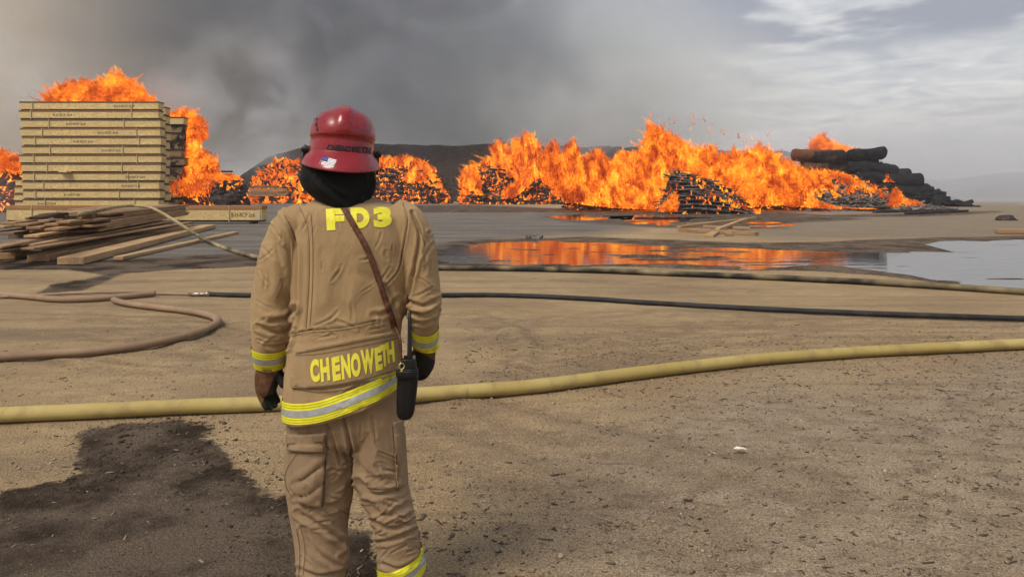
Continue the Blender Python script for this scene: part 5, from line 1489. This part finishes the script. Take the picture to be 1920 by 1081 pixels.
g2 = [[(796, 628, 2.78, 20, .048), (796, 646, 2.79, 21, .048), (796, 662, 2.80, 21, .044), (796, 680, 2.80, 19, .036), (793, 692, 2.81, 16, .028)],
      [(784, 656, 2.83, 9, .020), (776, 670, 2.86, 8, .018), (773, 684, 2.88, 7, .016), (774, 690, 2.88, 4, .01)],
      [(805, 684, 2.79, 6.5, .014), (803, 694, 2.80, 6.3, .0135), (797, 703, 2.82, 6, .0125), (789, 708, 2.84, 5, .011), (784, 709, 2.855, 3, .007)],
      [(799, 688, 2.81, 6.5, .014), (796, 698, 2.82, 6.3, .0135), (790, 705, 2.84, 6, .0125), (783, 708, 2.86, 5, .011), (779, 708, 2.87, 3, .007)],
      [(792, 688, 2.83, 6.5, .014), (789, 698, 2.84, 6.2, .013), (783, 704, 2.86, 5.8, .012), (777, 706, 2.88, 4, .009)],
      [(786, 684, 2.85, 6, .013), (782, 693, 2.86, 5.5, .012), (777, 698, 2.88, 4.5, .010), (773, 699, 2.89, 3, .007)]]
glove(g2, lambda x, y: np.clip((y - 660) / 14 - (x - 800) / 26, 0, 1), 'glove')

# ---- head, hood, helmet (head turned a little to the left, tilted right)
HC = Vector(D(640, 300, 2.72))
Rh = Matrix.Rotation(R(4), 4, 'Y') @ Matrix.Rotation(R(14), 4, 'Z') @ Matrix.Rotation(R(-3), 4, 'X')
HM = Matrix.Translation(HC) @ Rh
def place(me):
    V = co_of(me); M = np.array(HM.to_3x3()); set_co(me, V @ M.T + np.array(HM.translation)); return me
# head: local x right, y forward, z up, origin at brim height
SKIN = plain('skin', (.50, .29, .20), .55, .4, .08, 30)
bm = bmesh.new(); bmesh.ops.create_uvsphere(bm, u_segments=40, v_segments=28, radius=1)
for v in bm.verts:
    x, y_, z_ = v.co
    w = .079 * (1 - .18 * max(0, -z_) ** 2)
    yy = .098 * y_; zz = .125 * z_ - .035
    if y_ > 0 and z_ < 0: yy *= 1 - .10 * (-z_)
    v.co = Vector((w * x, yy, zz))
    # brow, eye hollows, nose, mouth and chin
    if y_ > .5:
        X_, Z_ = v.co.x, v.co.z
        v.co.y += .024 * math.exp(-(X_ / .012) ** 2 - ((Z_ + .058) / .022) ** 2) + .006 * math.exp(-(X_ / .04) ** 2 - ((Z_ + .015) / .010) ** 2)
        v.co.y -= .010 * sum(math.exp(-((X_ - s * .032) / .014) ** 2 - ((Z_ + .035) / .011) ** 2) for s in (-1, 1))
        v.co.y += .006 * math.exp(-(X_ / .022) ** 2 - ((Z_ + .098) / .008) ** 2) + .008 * math.exp(-(X_ / .025) ** 2 - ((Z_ + .135) / .014) ** 2)
    for s in (-1, 1):
        if s * x > .9: v.co.x += s * .012 * math.exp(-((v.co.y + .005) / .018) ** 2 - ((v.co.z + .045) / .028) ** 2)
ne = bmesh.ops.create_cone(bm, cap_ends=True, segments=24, radius1=.062, radius2=.058, depth=.16)
for v in ne['verts']: v.co += Vector((0, -.01, -.17))
me = bpy.data.meshes.new('head'); bm.to_mesh(me); bm.free()
fchild('head', smooth_on(place(me)), SKIN)
# black neck shroud hanging from the helmet
def hood_ring(z_, w, yb, yf, n=2.3, dx=0, dz=0):
    cx_, sx_ = sup(ANG, n)
    return np.array([(dx + w * c_, (yf if s_ > 0 else yb) * s_, z_ - dz * max(0, -s_)) for c_, s_ in zip(cx_, sx_)])
rings = [hood_ring(.045, .100, .125, .07), hood_ring(0.0, .118, .140, .055, dx=-.004), hood_ring(-.045, .133, .150, .045, dx=-.006), hood_ring(-.080, .137, .155, .04, dx=-.006), hood_ring(-.110, .128, .155, .04, dx=-.003, dz=.012), hood_ring(-.135, .106, .150, .04, dx=.006, dz=.022), hood_ring(-.155, .070, .140, .03, dx=.014, dz=.026), hood_ring(-.163, .036, .12, .02, dx=.020, dz=.028)]
V, F = loft(rings)
me = place(remesh(V, F, .0045, 6, .5))
fold(me, [([(600, 335), (620, 355), (650, 378)], 5, 7, 'crease'), ([(692, 330), (694, 350), (682, 372)], 6, 5, 'crease'), ([(640, 330), (650, 352), (668, 378)], 4, 9, 'ridge'), ([(580, 330), (600, 352), (630, 370)], 4, 8, 'ridge')], seed=9, noise_amp=.003)
fchild('neck_shroud', smooth_on(me), HOODM)
# helmet shell
mr = Mat('red_helmet_paint'); c = mr.pos()
sm = mr.noise(c, 18, 5, .65); sc = mr.noise(mr.map(c, (1, 1, 3)), 60, 4, .7); n3_ = mr.noise(c, 5, 3)
col = mr.mix(mr.ramp(n3_, .3, .7), (.215, .008, .013), (.26, .013, .018))
col = mr.mix(mr.ramp(sm, .50, .78, 0, .45), col, (.10, .006, .008))
col = mr.mix(mr.ramp(sc, .62, .76, 0, .25), col, (.34, .10, .09))
mr.bsdf(col, mr.ramp(sm, .35, .7, .24, .42), mr.bump(sc, .06, .002), .5, coat=.12)
RED = mr.m
def helm_ring(z_, a, bf, bb, n=2.15, dz_back=0.0, ridge=0.0, ridge_w=.028, dz_side=0.0):
    N_ = 96; an = np.linspace(0, 2 * np.pi, N_, endpoint=False); cx_, sx_ = sup(an, n)
    out = []
    for c_, s_ in zip(cx_, sx_):
        x = a * c_; y_ = (bf if s_ > 0 else bb) * s_
        rr = 1 + ridge * math.exp(-(x / ridge_w) ** 2)
        out.append((x, y_ * rr, z_ - dz_back * max(0, -s_) ** 1.5 - dz_side * c_ * c_))
    return np.array(out)
zs = []
# crown shell from brim to top; recessed band, then a raised dome edge
R_ = [helm_ring(.006, .1165, .142, .146), helm_ring(.030, .1155, .141, .144), helm_ring(.056, .114, .139, .142), helm_ring(.074, .113, .137, .140), helm_ring(.0765, .1165, .142, .146, ridge=.012), helm_ring(.082, .1178, .143, .148, ridge=.016), helm_ring(.098, .1172, .142, .148, ridge=.018), helm_ring(.118, .1135, .137, .142, ridge=.022), helm_ring(.137, .1065, .128, .132, ridge=.026), helm_ring(.154, .0955, .115, .118, ridge=.03), helm_ring(.168, .0795, .097, .098, ridge=.035), helm_ring(.178, .060, .075, .074, ridge=.04), helm_ring(.184, .036, .048, .046, ridge=.04), helm_ring(.187, .012, .020, .018)]
V, F = loft(R_)
# raised rib running front to back over the crown
rib = 1 / (1 + np.exp((np.abs(V[:, 0]) - .026) / .0035)) * np.clip((V[:, 2] - .085) / .02, 0, 1)
V[:, 2] += .009 * rib * np.clip((V[:, 2] - .085) / .08, 0, 1); V[:, 1] += np.sign(V[:, 1]) * .007 * rib * np.clip(np.abs(V[:, 1]) / .06, 0, 1)
me = new_mesh('helmet', V, F)
helmet = fchild('helmet', smooth_on(place(me)), RED)
helmet_me = me
# brim: thick flared skirt
def brim_profile():
    ou = [helm_ring(.026, .1155, .142, .145, dz_back=.006), helm_ring(.018, .120, .149, .151, dz_back=.008), helm_ring(.006, .130, .163, .172, dz_back=.014), helm_ring(-.012, .138, .172, .192, dz_back=.026), helm_ring(-.022, .1415, .176, .203, dz_back=.032)]
    inn = [helm_ring(-.026, .1405, .175, .202, dz_back=.032), helm_ring(-.022, .136, .170, .194, dz_back=.030), helm_ring(.0, .122, .156, .165, dz_back=.016), helm_ring(.030, .108, .135, .138)]
    return ou + inn
V, F = loft(brim_profile()); F = F[:-2]
brim = fchild('brim', smooth_on(place(new_mesh('brim', V, F))), RED, helmet)
hb_polys = [tuple(p_.vertices) for p_ in helmet_me.polygons]; hv = co_of(helmet_me).tolist(); bv = co_of(brim.data).tolist()
HB = BVHTree.FromPolygons(hv + bv, hb_polys + [tuple(i + len(hv) for i in p_.vertices) for p_ in brim.data.polygons])
# name tape on the recessed band
TAPE = plain('black_vinyl', (.012, .010, .010), .5)
txt = 'CHENOWETH'; x0 = 612; adv = 9.2
for i, ch in enumerate(txt):
    xa = x0 + i * adv
    letter_on(ch, lambda u_, v_, a=xa: (a + 8.2 * u_ + 2.0 * v_, 283 + (a - 612) * .075 - 12.5 * v_ + u_ * .6), .05, .0012, TAPE, helmet, HB, 3)
# small decal marks on the side of the crown
for i, ch in enumerate('TRX'):
    letter_on(ch, lambda u_, v_, k=i: (591 + 5 * u_ + k * .6, 229 + 8.5 * k - 7 * v_), .05, .0012, TAPE, helmet, HB, 3, 'decal_mark')
# flag sticker on the brim
WHITE = plain('white_sticker', (.78, .78, .78), .5); BLUE = plain('blue_sticker', (.02, .06, .28), .5)
def flagpos(u_, v_): return (599 + 27 * u_ + 5.5 * v_, 306.5 + 7 * u_ - 13.5 * v_)
def sticker(u0, u1, v0, v1, mat, lift, name):
    return fchild(name, patch(lambda a, b_: flagpos(u0 + (u1 - u0) * a, v1 + (v0 - v1) * b_), 10, 3, lift, .0004, HB, name), mat, helmet)
for k in range(6):
    a = k * 2 / 11
    sticker(.0 if k < 3 else .44, 1.0, a, a + 1 / 11, WHITE, .0012, 'flag_stripe')
sticker(0, .44, .50, 1.0, BLUE, .0016, 'flag_canton')
# visor knobs and eye shield at the sides
KN = plain('black_plastic', (.006, .006, .006), .45, .35)
for s in (-1, 1):
    bm = bmesh.new()
    for dx_, r_, d_ in ((.122, .015, .016), (.132, .018, .009), (.139, .010, .010)):
        c_ = bmesh.ops.create_cone(bm, cap_ends=True, segments=20, radius1=r_, radius2=r_ * .9, depth=d_)
        for v in c_['verts']:
            x, y_, z_ = v.co; v.co = Vector((s * (dx_ + z_), .015 + x, .030 + y_))
    for v in bmesh.ops.create_cube(bm, size=1)['verts']:
        v.co = Vector((s * .134 + v.co.x * .008, .03 + v.co.y * .016, -.005 + v.co.z * .075))
    me = bpy.data.meshes.new('visor_knob'); bm.to_mesh(me); bm.free()
    fchild('visor_knob', place(me), KN, helmet)
AMB = Mat('clear_visor'); b_ = AMB.bsdf((.75, .62, .45), .12, None, .5); b_.inputs['Alpha'].default_value = .35
an = np.linspace(R(8), R(172), 40)
V = []
for z_ in (.035, .0, -.045, -.075):
    for a in an: V.append((.140 * math.cos(a), .03 + .175 * math.sin(a), z_))
F = [(r_ * 40 + i, r_ * 40 + i + 1, (r_ + 1) * 40 + i + 1, (r_ + 1) * 40 + i) for r_ in range(3) for i in range(39)]
fchild('eye_shield', smooth_on(place(new_mesh('eye_shield', V, F))), AMB.m, helmet)

# ---- radio on a leather strap
LEA = Mat('brown_leather'); c = LEA.pos(); n_ = LEA.noise(c, 60, 5, .65)
LEA.bsdf(LEA.mix(LEA.ramp(n_, .35, .7), (.055, .018, .008), (.16, .06, .03)), .6, LEA.bump(n_, .4, .004), .35)
radio = tag(empty('radio', D(764, 785, 2.54)), 'black two-way radio in a leather case slung from a brown strap', 'radio')
def rchild(name, me, mat, parent=None):
    o = link(name, me, mat, parent or radio)
    if not parent: o.matrix_parent_inverse = Matrix.Translation(radio.location).inverted()
    return o
sp = catmull(np.array([(640, 382), (650, 399), (665, 425), (682, 455), (698, 490), (712, 530), (724, 565), (733, 590), (741, 616)], float), 6)
V = []
for i, (px, py) in enumerate(sp):
    j0 = sp[max(0, i - 1)]; j1 = sp[min(len(sp) - 1, i + 1)]; t = np.array(j1) - np.array(j0); t = t / np.linalg.norm(t); nrm = np.array((-t[1], t[0]))
    for s in (-5.6, -2.8, 0, 2.8, 5.6):
        q = np.array((px, py)) + nrm * s; p_, n_ = on(q[0], q[1])
        if p_ is None: p_, n_ = on(px, py)
        V.append(tuple(p_ + (CAMV - p_).normalized() * .006) if p_ else V[-5])
w = 5; n = len(sp)
F = [(i * w + j, i * w + j + 1, (i + 1) * w + j + 1, (i + 1) * w + j) for i in range(n - 1) for j in range(w - 1)]
bm = bmesh.new(); vs = [bm.verts.new(v) for v in V]; [bm.faces.new([vs[i] for i in f]) for f in F]
bmesh.ops.recalc_face_normals(bm, faces=bm.faces[:]); bmesh.ops.solidify(bm, geom=bm.faces[:], thickness=.003)
me = bpy.data.meshes.new('strap'); bm.to_mesh(me); bm.free()
rchild('strap', smooth_on(me), LEA.m)
# strap end down to the case, with clip
YR = 2.545
q = catmull(np.array([D(741, 614, 2.575), D(749, 630, 2.55), D(752, 655, YR), D(752, 675, YR)]), 6)
V, F = tube(q, .0045, 8); rchild('strap_cord', new_mesh('strap_cord', V, F, True), LEA.m)
GOLD = plain('brass_clip', (.55, .45, .20), .3, .5, .2, 80, .9)
bm = bmesh.new()
a = np.linspace(0, 2 * np.pi, 21)[:-1]
cc_ = D(753, 686, YR - .01); ringp = np.array([(cc_[0] + .0095 * math.cos(t), cc_[1] + .003 * math.sin(t), cc_[2] + .0095 * math.sin(t)) for t in np.append(a, a[0])])
bm.free()
V, F = tube(ringp, .0016, 8); rchild('clip_ring', new_mesh('clip_ring', V, F, True), GOLD)
q = np.array([D(753, 692, YR - .012), D(754, 700, YR - .014), D(755, 708, YR - .012), D(754, 716, YR - .01)])
V, F = tube(q, np.array([.003, .0055, .004, .003]), 10); rchild('snap_hook', new_mesh('snap_hook', V, F, True), GOLD)
# case: tapered rounded body tilted slightly
case = limb([(765, 690, YR + .01, 17, .022), (765, 700, YR + .01, 18, .024), (763, 730, YR + .01, 17.5, .024), (761, 760, YR + .01, 16, .023), (760, 775, YR + .01, 14.5, .021), (760, 783, YR + .01, 10, .015), (760, 786, YR + .01, 5, .008)])
def square(rings, n=4.5):
    out = []
    for r_ in rings:
        c_ = r_.mean(0); d_ = r_ - c_
        cs, ss = sup(ANG, n); k = np.sqrt(cs ** 2 + ss ** 2)
        out.append(c_ + d_ * k[:, None])
    return out
V, F = loft(square(case, 4)); rchild('case', smooth_on(new_mesh('case', V, F)), BLACK)
body = limb([(766, 672, YR + .01, 12.5, .018), (766, 685, YR + .01, 14, .019), (766, 700, YR + .01, 14, .019)])
V, F = loft(square(body, 4)); rchild('radio_body', smooth_on(new_mesh('radio_body', V, F)), KN)
strapb = limb([(763, 694, YR - .004, 19, .022), (763, 701, YR - .004, 19, .023), (763, 706, YR - .004, 18.5, .022)])
V, F = loft(square(strapb, 4)); rchild('case_strap', smooth_on(new_mesh('case_strap', V, F)), BLACK)
an_ = [(767, 684, YR, 5.2, .009), (768, 660, YR, 4.6, .0085), (768, 630, YR + .01, 3.8, .007), (768, 600, YR + .02, 3.4, .006), (768, 585, YR + .03, 2.6, .004)]
V, F = loft(limb(an_)); rchild('antenna', smooth_on(new_mesh('antenna', V, F)), KN)
kn = limb([(775, 684, YR + .01, 4, .007), (775, 668, YR + .01, 4, .007), (775, 666, YR + .01, 3, .005)])
V, F = loft(kn); rchild('volume_knob', smooth_on(new_mesh('volume_knob', V, F)), plain('grey_knob', (.22, .20, .16), .5))
kn = limb([(760, 682, YR, 3, .006), (760, 668, YR, 3, .006), (760, 666, YR, 2, .004)])
V, F = loft(kn); rchild('channel_knob', smooth_on(new_mesh('channel_knob', V, F)), KN)
# ================================================================== smoke and haze
def smoke_blob(name, c, r, seed, res=4, amp=.35):
    bm = bmesh.new()
    bmesh.ops.create_icosphere(bm, subdivisions=res, radius=1.0)
    for v in bm.verts:
        d = v.co.normalized()
        k = 1 + amp * mnoise.fractal(d * 1.6 + Vector((seed, seed, 0)), .6, 2, 4)
        v.co = Vector((d.x * r[0] * k + c[0], d.y * r[1] * k + c[1], max(-.5, d.z * r[2] * k + c[2])))
    me = bpy.data.meshes.new(name); bm.to_mesh(me); bm.free()
    return me
def smoke_mat(name, dens, color, scale, lo, hi, c, r, seed, step=1.0, aniso=.2, shear=(0, 0), fall=(.35, 1.0), absorb=None):
    m = Mat(name); p = m.pos()
    v = m.map(p, (scale, scale, scale), (seed, seed * .7, 0), (0, R(-38), 0))
    nz = m.noise(v, 1.0, 7, .63, .6)
    f = m.ramp(nz, lo, hi)
    # fade out towards the edge of the plume
    e = m.map(p, (1 / r[0], 1 / r[1], 1 / r[2]), (-c[0] / r[0], -c[1] / r[1], -c[2] / r[2]))
    L = m.n('ShaderNodeVectorMath', operation='LENGTH'); m.put(L.inputs[0], e)
    f = m.math('MULTIPLY', f, m.ramp(L.outputs['Value'], fall[0], fall[1], 1, 0))
    d = m.math('MULTIPLY', f, dens)
    pv = m.n('ShaderNodeVolumePrincipled')
    m.put(pv.inputs['Color'], color); m.put(pv.inputs['Density'], d); pv.inputs['Anisotropy'].default_value = aniso
    if absorb: m.put(pv.inputs['Absorption Color'], absorb)
    m.t.links.new(pv.outputs[0], m.out.inputs['Volume'])
    m.m.cycles.volume_step_rate = step
    return m.m
def smoke(label, c, r, seed, dens, color, scale, lo, hi, step=1.0, **kw):
    me = smoke_blob('smoke', c, r, seed)
    return tag(link('smoke', me, smoke_mat('smoke_volume', dens, color, scale, lo, hi, c, r, seed, step, **kw)), label, 'smoke', 'smoke drifting up from the burning yard', 'stuff')
smoke('dark grey smoke billowing up behind the red helmet', (-46, 182, 56), (96, 30, 66), 4.7, .15, (.37, .405, .47), .034, .30, .64, fall=(.0, 1.0), step=.55)
smoke('pale puff of smoke curling off the tall stack beside the flames', tuple(D(300, 190, 66)), (5.5, 3.5, 6), 3.3, .16, (.95, .91, .90), .30, .34, .62, fall=(.1, 1.0))
smoke('brownish smoke filling the sky over the stacked joist bundles', (-128, 195, 46), (110, 36, 75), 5.1, .075, (.89, .83, .745), .032, .34, .62, fall=(.5, 1.0), step=.55)
smoke('pale grey smoke drifting over the long burning row', (2, 255, 32), (118, 34, 58), 7.7, .095, (.89, .925, .935), .032, .20, .62, fall=(.3, 1.0), step=.55)
smoke('thin bluish smoke lying low about the log stack', (66, 108, 3), (56, 42, 13), 4.2, .055, (.88, .91, .95), .05, .15, .65, fall=(.15, 1.0), step=.7)
smoke('grey plume rolling up between the tall stack and the helmet', tuple(D(455, 215, 122)), (17, 9, 19), 1.4, .16, (.80, .82, .84), .085, .42, .62, fall=(.1, 1.0), step=.6)
smoke('pale plume rolling off the crest of the long fire wall', tuple(D(1130, 205, 124)), (30, 9, 14), 9.2, .11, (.90, .915, .92), .080, .40, .64, fall=(.1, 1.0), step=.6)
smoke('darkest plume climbing straight above the red helmet', tuple(D(690, 95, 130)), (24, 9, 25), 6.6, .20, (.40, .425, .48), .075, .42, .62, fall=(.1, 1.0), step=.6)
# the smoky air over the yard
bx = box_mesh('haze', 5300, 1960, 161, (0, 820, 79.0))
mz = Mat('smoky_air')
pv = mz.n('ShaderNodeVolumePrincipled'); pv.inputs['Color'].default_value = (.90, .92, .95, 1)
pv.inputs['Density'].default_value = .0005; pv.inputs['Anisotropy'].default_value = .2
mz.t.links.new(pv.outputs[0], mz.out.inputs['Volume'])
tag(link('haze', bx, mz.m), kind='stuff')
